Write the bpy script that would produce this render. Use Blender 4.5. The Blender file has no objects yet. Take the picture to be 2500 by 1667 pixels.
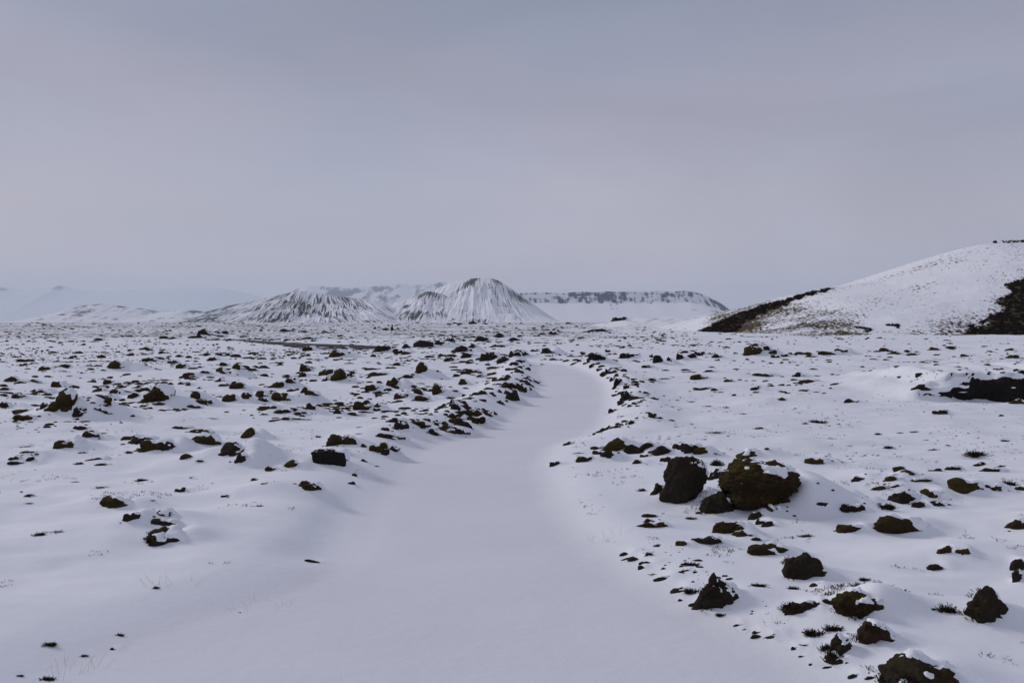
import bpy, bmesh, math
import numpy as np
from mathutils import Vector

C = bpy.context.scene.collection
SC = bpy.context.scene
rng = np.random.default_rng(11)

# ------------------------------------------------------------------ camera
F, CX, CY, EYE = 2431.0, 1250.0, 833.5, 2.5      # focal length and centre in photo pixels, eye height (m)
TILT = math.atan(47.5 / F)
cam = bpy.data.cameras.new('camera'); cam.lens = 35.0; cam.sensor_width = 36.0
cam.clip_start = 0.1; cam.clip_end = 200000
camo = bpy.data.objects.new('camera', cam); C.objects.link(camo)
camo.location = (0, 0, EYE); camo.rotation_euler = (math.pi / 2 - TILT, 0, 0)
SC.camera = camo

# ------------------------------------------------------------------ sky, sun, exposure
SUN_AZ, SUN_EL = math.radians(-60), math.radians(27)     # azimuth from +Y, towards -X (behind and left)
w = bpy.data.worlds.new('World'); SC.world = w; w.use_nodes = True
nt = w.node_tree; N = nt.nodes; L = nt.links; N.clear()
def node(t, **kw):
    n = N.new(t)
    for k, v in kw.items(): setattr(n, k, v)
    return n
wo = node('ShaderNodeOutputWorld'); bg = node('ShaderNodeBackground'); L.new(bg.outputs[0], wo.inputs[0])
tc = node('ShaderNodeTexCoord')
sky = node('ShaderNodeTexSky', sky_type='NISHITA'); sky.sun_disc = False
sky.sun_elevation = SUN_EL; sky.sun_rotation = SUN_AZ
sky.dust_density = 3.0
sep = node('ShaderNodeSeparateXYZ'); L.new(tc.outputs['Generated'], sep.inputs[0])
ramp = node('ShaderNodeValToRGB'); L.new(sep.outputs[2], ramp.inputs[0])
e = ramp.color_ramp.elements
e[0].position = 0.0; e[0].color = (0.468, 0.447, 0.495, 1)
e[1].position = 1.0; e[1].color = (0.300, 0.318, 0.405, 1)
for p, c in ((0.08, (0.440, 0.428, 0.490, 1)), (0.17, (0.384, 0.388, 0.472, 1)), (0.33, (0.290, 0.310, 0.402, 1))):
    q = e.new(p); q.color = c
mp = node('ShaderNodeMapping'); mp.inputs['Scale'].default_value = (1.3, 1.3, 5.0); mp.inputs['Location'].default_value = (5.3, 0.7, 0.1)
L.new(tc.outputs['Generated'], mp.inputs[0])
cn = node('ShaderNodeTexNoise'); cn.inputs['Scale'].default_value = 1.35; cn.inputs['Detail'].default_value = 5; cn.inputs['Roughness'].default_value = 0.45
cn.inputs['Distortion'].default_value = 0.6
L.new(mp.outputs[0], cn.inputs['Vector'])
cr = node('ShaderNodeMapRange'); cr.inputs[1].default_value = 0.34; cr.inputs[2].default_value = 0.66; cr.inputs[3].default_value = 0.95; cr.inputs[4].default_value = 1.16
L.new(cn.outputs[0], cr.inputs[0])
cm = node('ShaderNodeVectorMath', operation='SCALE'); L.new(ramp.outputs[0], cm.inputs[0]); L.new(cr.outputs[0], cm.inputs['Scale'])
cn2 = node('ShaderNodeTexNoise'); cn2.inputs['Scale'].default_value = 2.1; cn2.inputs['Detail'].default_value = 4; L.new(mp.outputs[0], cn2.inputs['Vector'])
cr2 = node('ShaderNodeMapRange'); cr2.inputs[1].default_value = 0.38; cr2.inputs[2].default_value = 0.62; L.new(cn2.outputs[0], cr2.inputs[0])
tint = node('ShaderNodeMix', data_type='RGBA'); tint.inputs[6].default_value = (0.955, 1.0, 1.03, 1); tint.inputs[7].default_value = (1.03, 1.0, 1.0, 1); L.new(cr2.outputs[0], tint.inputs[0])
cm2 = node('ShaderNodeVectorMath', operation='MULTIPLY'); L.new(cm.outputs[0], cm2.inputs[0]); L.new(tint.outputs[2], cm2.inputs[1]); cm = cm2
sm = node('ShaderNodeVectorMath', operation='SCALE'); L.new(sky.outputs[0], sm.inputs[0]); sm.inputs['Scale'].default_value = 0.05
mx = node('ShaderNodeMix', data_type='RGBA'); mx.inputs[0].default_value = 0.90
L.new(sm.outputs[0], mx.inputs[6]); L.new(cm.outputs[0], mx.inputs[7])
L.new(mx.outputs[2], bg.inputs[0]); bg.inputs[1].default_value = 1.0

sun = bpy.data.lights.new('sun', 'SUN'); sun.energy = 1.45; sun.angle = math.radians(12); sun.color = (1.0, 0.955, 0.945)
suno = bpy.data.objects.new('sun', sun); C.objects.link(suno)
sd = Vector((math.sin(SUN_AZ) * math.cos(SUN_EL), math.cos(SUN_AZ) * math.cos(SUN_EL), math.sin(SUN_EL)))
suno.rotation_euler = sd.to_track_quat('Z', 'Y').to_euler(); suno.location = (-30, 20, 40)
vs = SC.view_settings
vs.view_transform = 'Standard'; vs.look = 'None'; vs.exposure = 0.0; vs.gamma = 1.0; vs.use_curve_mapping = False
SC.render.engine = 'CYCLES'
cy = SC.cycles
cy.max_bounces = 6; cy.diffuse_bounces = 3; cy.glossy_bounces = 2; cy.volume_bounces = 2; cy.transparent_max_bounces = 4
cy.use_denoising = True

# ------------------------------------------------------------------ numpy noise
def _h(a):
    a = a.astype(np.uint32)
    a ^= a >> np.uint32(16); a *= np.uint32(0x7feb352d); a ^= a >> np.uint32(15); a *= np.uint32(0x846ca68b); a ^= a >> np.uint32(16)
    return a
def perlin2(x, y, seed=0):
    x = np.asarray(x, float); y = np.asarray(y, float)
    xi = np.floor(x); yi = np.floor(y); fx = x - xi; fy = y - yi
    xi = xi.astype(np.int64); yi = yi.astype(np.int64)
    u = fx * fx * fx * (fx * (fx * 6 - 15) + 10); v = fy * fy * fy * (fy * (fy * 6 - 15) + 10)
    def g(i, j):
        a = _h(((xi + i) * 374761393 + (yi + j) * 668265263 + seed * 974711) & 0xffffffff) * (2 * math.pi / 4294967296.0)
        return np.cos(a) * (fx - i) + np.sin(a) * (fy - j)
    a = g(0, 0); b = g(1, 0); c = g(0, 1); d = g(1, 1)
    return 1.5 * ((a + u * (b - a)) * (1 - v) + (c + u * (d - c)) * v)
def fbm2(x, y, o=4, seed=0, gain=0.5):
    s = 0.0; a = 1.0; t = 0.0
    for k in range(o):
        s = s + a * perlin2(x * 2 ** k + 17.3 * k, y * 2 ** k - 9.1 * k, seed + k); t += a; a *= gain
    return s / t * 1.3
def perlin3(p, seed=0):
    pi = np.floor(p); f = p - pi; pi = pi.astype(np.int64)
    w_ = f * f * f * (f * (f * 6 - 15) + 10)
    def g(i, j, k):
        h = _h(((pi[:, 0] + i) * 374761393 + (pi[:, 1] + j) * 668265263 + (pi[:, 2] + k) * 1274126177 + seed * 974711) & 0xffffffff)
        z = (h & np.uint32(0xffff)) / 32767.5 - 1; a = (h >> np.uint32(16)) * (2 * math.pi / 65536.0); r = np.sqrt(np.maximum(0, 1 - z * z))
        return r * np.cos(a) * (f[:, 0] - i) + r * np.sin(a) * (f[:, 1] - j) + z * (f[:, 2] - k)
    u, v, ww = w_[:, 0], w_[:, 1], w_[:, 2]
    l = lambda a, b, t: a + t * (b - a)
    return 1.5 * l(l(l(g(0,0,0), g(1,0,0), u), l(g(0,1,0), g(1,1,0), u), v), l(l(g(0,0,1), g(1,0,1), u), l(g(0,1,1), g(1,1,1), u), v), ww)
def fbm3(p, o=4, seed=0, gain=0.5):
    s = 0; a = 1.0; t = 0
    for k in range(o):
        s = s + a * perlin3(p * 2 ** k + 11.7 * k, seed + k); t += a; a *= gain
    return s / t * 1.3
def smooth(a, b, x):
    t = np.clip((np.asarray(x, float) - a) / (b - a), 0, 1); return t * t * (3 - 2 * t)

# ------------------------------------------------------------------ helpers
def mk_mesh(name, V, Fc, mat=None, shade=True, attrs=None):
    V = np.asarray(V, np.float32); Fc = np.asarray(Fc, np.int32)
    m = bpy.data.meshes.new(name); k = Fc.shape[1]
    m.vertices.add(len(V)); m.vertices.foreach_set('co', V.ravel())
    m.loops.add(Fc.size); m.loops.foreach_set('vertex_index', Fc.ravel())
    m.polygons.add(len(Fc)); m.polygons.foreach_set('loop_start', np.arange(0, Fc.size, k, dtype=np.int32))
    m.polygons.foreach_set('use_smooth', np.full(len(Fc), shade))
    for an, av in (attrs or {}).items():
        a = m.attributes.new(an, 'FLOAT', 'POINT'); a.data.foreach_set('value', np.asarray(av, np.float32).ravel())
    if mat: m.materials.append(mat)
    m.update(calc_edges=True); m.validate()
    return m
def link(name, mesh, parent=None, loc=None, **props):
    o = bpy.data.objects.new(name, mesh); C.objects.link(o)
    if parent: o.parent = parent
    if loc is not None: o.location = loc
    for k, v in props.items(): o[k] = v
    return o
def vnormals(V, T):
    a, b, c = V[T[:, 0]], V[T[:, 1]], V[T[:, 2]]
    n = np.cross(b - a, c - a); out = np.zeros_like(V)
    for i in range(3):
        for k in range(3): out[:, k] += np.bincount(T[:, i], n[:, k], len(V))
    return out / np.maximum(np.linalg.norm(out, axis=1, keepdims=True), 1e-12)
ICO = {}
def ico(s):
    if s not in ICO:
        bm = bmesh.new(); bmesh.ops.create_icosphere(bm, subdivisions=s, radius=1)
        V = np.array([v.co[:] for v in bm.verts]); V /= np.linalg.norm(V, axis=1, keepdims=True)
        T = np.array([[v.index for v in f.verts] for f in bm.faces]); bm.free(); ICO[s] = (V, T)
    return ICO[s]

# ------------------------------------------------------------------ materials
def material(name):
    m = bpy.data.materials.new(name); m.use_nodes = True
    b = m.node_tree.nodes['Principled BSDF']; b.inputs['Specular IOR Level'].default_value = 0.15
    return m, m.node_tree.nodes, m.node_tree.links, b
def noise(N, L, scale, detail=4, rough=0.55, vec=None, dist=0.0):
    n = N.new('ShaderNodeTexNoise'); n.inputs['Scale'].default_value = scale; n.inputs['Detail'].default_value = detail
    n.inputs['Roughness'].default_value = rough; n.inputs['Distortion'].default_value = dist
    if vec is not None: L.new(vec, n.inputs['Vector'])
    return n.outputs[0]
def mrange(N, L, src, a, b, c=0.0, d=1.0, sm=False):
    n = N.new('ShaderNodeMapRange')
    if sm: n.interpolation_type = 'SMOOTHSTEP'
    for i, v in enumerate((a, b, c, d)): n.inputs[i + 1].default_value = v
    L.new(src, n.inputs[0]); return n.outputs[0]
def math_(N, L, op, a, b=None):
    n = N.new('ShaderNodeMath'); n.operation = op
    for i, v in enumerate((a, b)):
        if v is None: continue
        if isinstance(v, (int, float)): n.inputs[i].default_value = v
        else: L.new(v, n.inputs[i])
    return n.outputs[0]
def mix(N, L, f, a, b):
    n = N.new('ShaderNodeMix'); n.data_type = 'RGBA'
    if isinstance(f, (int, float)): n.inputs[0].default_value = f
    else: L.new(f, n.inputs[0])
    for i, v in ((6, a), (7, b)):
        if isinstance(v, tuple): n.inputs[i].default_value = (*v, 1)
        else: L.new(v, n.inputs[i])
    return n.outputs[2]
def bump(N, L, b, h, strength, dist):
    n = N.new('ShaderNodeBump'); n.inputs['Strength'].default_value = strength; n.inputs['Distance'].default_value = dist
    L.new(h, n.inputs['Height']); L.new(n.outputs[0], b.inputs['Normal'])
SNOW = (0.880, 0.885, 0.910)

def make_snow():                                   # windblown snow, thin with bare moss further out on the plain
    m, N, L, b = material('windblown_snow')
    g = N.new('ShaderNodeNewGeometry'); pos = g.outputs['Position']
    sp = N.new('ShaderNodeSeparateXYZ'); L.new(pos, sp.inputs[0])
    at = N.new('ShaderNodeAttribute'); at.attribute_name = 'packed'
    ab = N.new('ShaderNodeAttribute'); ab.attribute_name = 'bare'
    base = mix(N, L, at.outputs['Fac'], SNOW, (0.775, 0.770, 0.805))
    n0 = noise(N, L, 0.35, 3, 0.5, pos)
    base = mix(N, L, mrange(N, L, n0, 0.35, 0.7, 0.0, 0.5), base, (0.845, 0.855, 0.895))
    mpn = N.new('ShaderNodeMapping'); mpn.inputs['Scale'].default_value = (0.75, 1.0, 1.0); L.new(pos, mpn.inputs[0])
    n1 = noise(N, L, 0.9, 5, 0.62, mpn.outputs[0])
    n2 = noise(N, L, 0.035, 3, 0.5, pos)
    thr = math_(N, L, 'SUBTRACT', 0.99, math_(N, L, 'ADD', math_(N, L, 'MULTIPLY', ab.outputs['Fac'], 0.40), math_(N, L, 'MULTIPLY', n2, 0.32)))
    msk = mrange(N, L, math_(N, L, 'SUBTRACT', n1, thr), -0.02, 0.05, 0, 1)
    msk = math_(N, L, 'MULTIPLY', msk, mrange(N, L, ab.outputs['Fac'], 0.02, 0.2))
    soil = mix(N, L, noise(N, L, 0.15, 3, 0.5, pos), (0.05, 0.047, 0.022), (0.085, 0.085, 0.048))
    col = mix(N, L, msk, base, soil)
    L.new(col, b.inputs['Base Color']); b.inputs['Roughness'].default_value = 0.75; b.inputs['Specular IOR Level'].default_value = 0.1
    h = math_(N, L, 'ADD', math_(N, L, 'MULTIPLY', noise(N, L, 7, 4, 0.6, mpn.outputs[0]), 0.5), math_(N, L, 'MULTIPLY', noise(N, L, 60, 3, 0.6, pos), 0.10))
    bump(N, L, b, h, 0.35, 0.05)
    return m
def make_moss():
    m, N, L, b = material('woolly_moss')
    t = N.new('ShaderNodeTexCoord'); o = N.new('ShaderNodeObjectInfo')
    g = N.new('ShaderNodeNewGeometry'); sp = N.new('ShaderNodeSeparateXYZ'); L.new(g.outputs['Normal'], sp.inputs[0])
    n1 = noise(N, L, 5, 5, 0.65, t.outputs['Object']); n2 = noise(N, L, 28, 4, 0.7, t.outputs['Object'])
    olive = mix(N, L, n2, (0.036, 0.027, 0.009), (0.092, 0.070, 0.024))
    brown = mix(N, L, n2, (0.020, 0.013, 0.007), (0.048, 0.032, 0.017))
    f = math_(N, L, 'ADD', math_(N, L, 'MULTIPLY', n1, 0.9), math_(N, L, 'MULTIPLY', sp.outputs[2], 0.35))  # mottle by noise; lit tops and shaded undersides put into the colour by normal
    f = math_(N, L, 'ADD', f, math_(N, L, 'MULTIPLY', o.outputs['Random'], 0.25))
    col = mix(N, L, mrange(N, L, f, 0.50, 0.92), brown, olive)
    L.new(col, b.inputs['Base Color']); b.inputs['Roughness'].default_value = 1.0; b.inputs['Specular IOR Level'].default_value = 0.03
    bump(N, L, b, math_(N, L, 'ADD', math_(N, L, 'MULTIPLY', n1, 1.0), math_(N, L, 'MULTIPLY', noise(N, L, 70, 3, 0.7, t.outputs['Object']), 0.35)), 0.8, 0.05)
    return m
def make_lava(name, c0, c1, mossy):
    m, N, L, b = material(name)
    t = N.new('ShaderNodeTexCoord'); o = N.new('ShaderNodeObjectInfo')
    g = N.new('ShaderNodeNewGeometry'); sp = N.new('ShaderNodeSeparateXYZ'); L.new(g.outputs['Normal'], sp.inputs[0])
    n1 = noise(N, L, 6, 6, 0.7, t.outputs['Object'], 0.4); n2 = noise(N, L, 34, 4, 0.75, t.outputs['Object'])
    col = mix(N, L, n2, c0, c1)
    ms = mix(N, L, n2, (0.026, 0.019, 0.009), (0.058, 0.044, 0.018))
    f = math_(N, L, 'ADD', math_(N, L, 'MULTIPLY', n1, 1.0), math_(N, L, 'MULTIPLY', sp.outputs[2], 0.45))
    f = math_(N, L, 'ADD', f, math_(N, L, 'MULTIPLY', o.outputs['Random'], 0.2))
    col = mix(N, L, math_(N, L, 'MULTIPLY', mrange(N, L, f, 0.72, 1.05), mossy), col, ms)
    L.new(col, b.inputs['Base Color']); b.inputs['Roughness'].default_value = 0.95; b.inputs['Specular IOR Level'].default_value = 0.08
    v = N.new('ShaderNodeTexVoronoi'); v.inputs['Scale'].default_value = 16; L.new(t.outputs['Object'], v.inputs['Vector'])
    h = math_(N, L, 'ADD', math_(N, L, 'MULTIPLY', n1, 1.0), math_(N, L, 'MULTIPLY', v.outputs[0], 0.35))
    bump(N, L, b, h, 0.9, 0.06)
    return m
def make_mountain(name, rock, moss, fine, rng_=(0.36, 0.66)):
    m, N, L, b = material(name)
    g = N.new('ShaderNodeNewGeometry')
    at = N.new('ShaderNodeAttribute'); at.attribute_name = 'bare'
    am = N.new('ShaderNodeAttribute'); am.attribute_name = 'moss'
    n = noise(N, L, fine, 5, 0.65, g.outputs['Position'])
    f = mrange(N, L, math_(N, L, 'ADD', at.outputs['Fac'], math_(N, L, 'MULTIPLY', math_(N, L, 'SUBTRACT', n, 0.5), 0.7)), *rng_)
    col = mix(N, L, am.outputs['Fac'], rock, moss)
    col = mix(N, L, f, SNOW, col)
    L.new(col, b.inputs['Base Color']); b.inputs['Roughness'].default_value = 0.9; b.inputs['Specular IOR Level'].default_value = 0.05
    return m
def make_hillside():
    m, N, L, b = material('tufted_hillside_snow')
    g = N.new('ShaderNodeNewGeometry'); pos = g.outputs['Position']
    at = N.new('ShaderNodeAttribute'); at.attribute_name = 'bare'
    mpn = N.new('ShaderNodeMapping'); mpn.inputs['Scale'].default_value = (0.8, 0.42, 1.0); L.new(pos, mpn.inputs[0])
    n1 = noise(N, L, 1.9, 3, 0.6, mpn.outputs[0]); n2 = noise(N, L, 0.09, 4, 0.6, pos)
    thr = math_(N, L, 'SUBTRACT', 0.79, math_(N, L, 'ADD', math_(N, L, 'MULTIPLY', at.outputs['Fac'], 0.42), math_(N, L, 'MULTIPLY', math_(N, L, 'SUBTRACT', n2, 0.5), 0.5)))
    f = mrange(N, L, math_(N, L, 'SUBTRACT', n1, thr), -0.01, 0.03)
    soil = mix(N, L, noise(N, L, 0.2, 3, 0.5, pos), (0.040, 0.028, 0.015), (0.120, 0.090, 0.046))
    L.new(mix(N, L, f, SNOW, soil), b.inputs['Base Color']); b.inputs['Roughness'].default_value = 0.9; b.inputs['Specular IOR Level'].default_value = 0.05
    bump(N, L, b, n1, 0.5, 0.3)
    return m
def make_twig(name, c0, c1):
    m, N, L, b = material(name)
    g = N.new('ShaderNodeNewGeometry')
    L.new(mix(N, L, noise(N, L, 9, 3, 0.6, g.outputs['Position']), c0, c1), b.inputs['Base Color'])
    b.inputs['Roughness'].default_value = 1.0; b.inputs['Specular IOR Level'].default_value = 0.03
    return m
def make_road():
    m, N, L, b = material('wet_gravel')
    g = N.new('ShaderNodeNewGeometry'); n = noise(N, L, 1.2, 5, 0.7, g.outputs['Position']); k = noise(N, L, 0.25, 4, 0.6, g.outputs['Position'])
    col = mix(N, L, n, (0.028, 0.026, 0.027), (0.065, 0.06, 0.06))
    L.new(mix(N, L, mrange(N, L, k, 0.60, 0.68), col, SNOW), b.inputs['Base Color']); b.inputs['Roughness'].default_value = 0.9
    return m
M_SNOW = make_snow(); M_MOSS = make_moss()
M_LAVA = make_lava('dark_lava', (0.014, 0.011, 0.009), (0.046, 0.035, 0.027), 0.75)
M_BLACK = make_lava('black_lava', (0.010, 0.009, 0.008), (0.030, 0.025, 0.022), 0.12)
M_RED = make_lava('reddish_lava', (0.022, 0.013, 0.009), (0.062, 0.036, 0.026), 0.3)
M_TWIG = make_twig('heather_twig', (0.020, 0.013, 0.009), (0.050, 0.034, 0.016))
M_SPRIG = make_twig('olive_sprig', (0.018, 0.014, 0.009), (0.055, 0.045, 0.020))
M_STRAW = make_twig('dry_grass', (0.22, 0.19, 0.11), (0.38, 0.33, 0.20))
M_SCRUB = make_twig('dark_scrub', (0.010, 0.008, 0.006), (0.030, 0.022, 0.014))
M_HILL = make_hillside(); M_ROAD = make_road()
M_MTN = make_mountain('streaked_mountain', (0.036, 0.047, 0.052), (0.066, 0.082, 0.056), 0.05, (0.40, 0.74))
M_FAR = make_mountain('haze_tinted_cliffs', (0.018, 0.030, 0.046), (0.05, 0.05, 0.05), 0.012)  # blue of the distance haze is partly put into the rock colour

# ------------------------------------------------------------------ pixel rays of the photograph -> directions in the place
ca, sa = math.cos(TILT), math.sin(TILT)
def ray(px, py):
    x = (np.asarray(px, float) - CX) / F; y = -(np.asarray(py, float) - CY) / F
    return np.stack([x, ca + y * sa, -sa + y * ca], -1)
def on_plane(px, py, z=0.0):
    d = ray(px, py); t = (z - EYE) / d[..., 2]
    return d[..., 0] * t, d[..., 1] * t
def at_dist(px, py, Y):
    d = ray(px, py); t = Y / d[..., 1]
    return d[..., 0] * t, EYE + d[..., 2] * t

# ------------------------------------------------------------------ the snow field: one sheet from under the camera to the horizon
VW = 2500 / 2352.0
path_rows = [(1900, -900, 2500), (1552, 47, 1905), (1436, 395, 1690), (1378, 560, 1560), (1290, 715, 1440), (1240, 765, 1370), (1150, 810, 1300),
             (1100, 850, 1280), (1060, 885, 1268), (1020, 945, 1285), (990, 1090, 1390), (960, 1140, 1400), (930, 1180, 1408), (880, 1232, 1395),
             (860, 1222, 1365), (845, 1222, 1325), (838, 1228, 1300)]
PL = [on_plane(xl * VW, y * VW, -0.1) for y, xl, xr in path_rows]; PR = [on_plane(xr * VW, y * VW, -0.1) for y, xl, xr in path_rows]
pc = np.array([((a[0] + b[0]) / 2, (a[1] + b[1]) / 2, abs(b[0] - a[0]) / 2) for a, b in zip(PL, PR)])
pc = np.vstack([[pc[0, 0], -30, pc[0, 2]], pc, [pc[-1, 0] - 2.5, 66, 1.3], [pc[-1, 0] - 9, 78, 1.3]])
_t = np.arange(len(pc)); _tt = np.linspace(0, len(pc) - 1, 120)
pc = np.stack([np.interp(_tt, _t, pc[:, k]) for k in range(3)], 1)
for _ in range(6): pc[1:-1] = (pc[:-2] + 2 * pc[1:-1] + pc[2:]) / 4
def path_signed(x, y):                             # metres outside (+) or inside (-) the path edge; side -1 left, +1 right
    best = np.full(x.shape, 1e9); side = np.zeros(x.shape)
    for a, b in zip(pc[:-1], pc[1:]):
        ex, ey = b[0] - a[0], b[1] - a[1]; l2 = ex * ex + ey * ey + 1e-9
        t = np.clip(((x - a[0]) * ex + (y - a[1]) * ey) / l2, 0, 1)
        dx, dy = x - a[0] - t * ex, y - a[1] - t * ey
        d = np.hypot(dx, dy) - (a[2] + t * (b[2] - a[2]))
        k = d < best; best = np.where(k, d, best); side = np.where(k, np.sign(ex * dy - ey * dx) * -1, side)
    return best, side
NR, NT_ = 760, 580
r_in = np.exp(np.linspace(math.log(3.0), math.log(700.0), NR))
r_out = np.exp(np.linspace(math.log(700.0), math.log(43000.0), 60))[1:]
RR = np.concatenate([[0.6, 1.2, 1.8, 2.4], r_in, r_out])
TH_D = 0.74
TH = np.concatenate([np.linspace(-TH_D, TH_D, NT_), np.linspace(TH_D, 2 * math.pi - TH_D, 46)[1:-1]])
GX = RR[:, None] * np.sin(TH)[None]; GY = RR[:, None] * np.cos(TH)[None]
def ledge_front(x): return 33.2 + 0.35 * np.sin(x * 1.3) + 0.02 * (x - 15) ** 2 + 0.35 * perlin2(x * 1.7, x * 0 + .3, 72)
def terrain(x, y):
    r = np.hypot(x, y)
    d = np.full(x.shape, 50.0); sd_ = np.zeros(x.shape)
    k = r < 90; d[k], sd_[k] = path_signed(x[k], y[k])
    out = smooth(-0.1, 2.2, d)
    calm = 1 - 0.96 * smooth(68, 84, y) * (1 - smooth(125, 145, y)) * smooth(-70, -45, x) * (1 - smooth(-8, 8, x))
    z = out * calm * (0.16 * fbm2(x / 7, y / 7, 3, 5) + 0.10 * fbm2(x / 2.6, y / 1.5, 3, 9) + .022 * fbm2(x / .8, y / .55, 2, 13) * (r < 60))
    z += .010 * fbm2(x / 1.6, y / 1.1, 2, 15) * (r < 60)
    z += smooth(45, 110, r) * calm * 0.42 * fbm2(x / 24, y / 24, 3, 21)
    z += smooth(220, 520, r) * 1.5 * np.abs(fbm2(x / 55, y / 80, 4, 33)) + smooth(500, 900, r) * (1 - smooth(1500, 3000, r)) * 2.0 * np.abs(fbm2(x / 28, y / 90, 3, 37))
    bank = -0.13 * (1 - smooth(-0.5, 0.55, d))
    bank += 0.20 * np.exp(-((d - 1.0) / 0.7) ** 2) * smooth(19, 24, y) * (1 - smooth(58, 66, y))
    bank += 0.10 * np.exp(-((d - 0.9) / 0.7) ** 2) * (sd_ < 0) * smooth(8, 12, y)
    bank -= 0.08 * np.exp(-((d - 0.05) / 0.40) ** 2) * (sd_ < 0) * smooth(10.2, 11.2, y) * (1 - smooth(13.0, 16.0, y))
    z += bank * (r < 90)
    # scarp of the lava hole on the right
    fr = ledge_front(x); s = smooth(12.4, 15.6, x) * (1 - smooth(30, 45, x))
    z += s * (0.80 + .22 * perlin2(x * 1.1, x * 0 + 5.2, 73)) * smooth(-0.05, 0.20, y - fr) * (1 - smooth(3, 16, y - fr)) - s * 0.25 * np.exp(-((y - fr + 0.9) / 0.8) ** 2)
    return z, d
GZ, GD = terrain(GX, GY)
def grid_sample(x, y, A=None):
    A = GZ if A is None else A
    r = np.hypot(x, y); th = np.arctan2(x, y)
    i = np.interp(np.log(np.maximum(r, 0.6)), np.log(RR), np.arange(len(RR))); j = np.interp(th, TH[:NT_], np.arange(NT_))
    i0 = np.clip(i.astype(int), 0, len(RR) - 2); j0 = np.clip(j.astype(int), 0, NT_ - 2); fi = i - i0; fj = j - j0
    return (A[i0, j0] * (1 - fi) + A[i0 + 1, j0] * fi) * (1 - fj) + (A[i0, j0 + 1] * (1 - fi) + A[i0 + 1, j0 + 1] * fi) * fj
TS = np.exp(np.linspace(math.log(4.0), math.log(2500.0), 2600))
def hit(px, py):                                   # where the photo's line of sight meets the snow
    d = ray(px, py); P = d[None] * TS[:, None]; P[:, 2] += EYE
    g = grid_sample(P[:, 0], P[:, 1]); k = np.argmax(P[:, 2] < g)
    if not (P[:, 2] < g).any(): k = np.argmin(np.abs(TS - 700))
    return np.array([P[k, 0], P[k, 1], g[k]])
def add_mound(x, y, amp, sl, sr, sf, sb):          # drift with a short windward (left) and long lee (right) side
    R = max(sl, sr, sf, sb) * 2.6; r = math.hypot(x, y); th = math.atan2(x, y)
    i0, i1 = np.searchsorted(RR, [max(r - R, 0.6), r + R]); dth = R / max(r, 1)
    j0, j1 = np.searchsorted(TH[:NT_], [th - dth, th + dth])
    if i1 <= i0 or j1 <= j0: return
    dx = GX[i0:i1, j0:j1] - x; dy = GY[i0:i1, j0:j1] - y
    u = np.where(dx < 0, dx / sl, dx / sr); v = np.where(dy < 0, dy / sf, dy / sb)
    GZ[i0:i1, j0:j1] += amp * np.exp(-(u * u + v * v))

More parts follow.
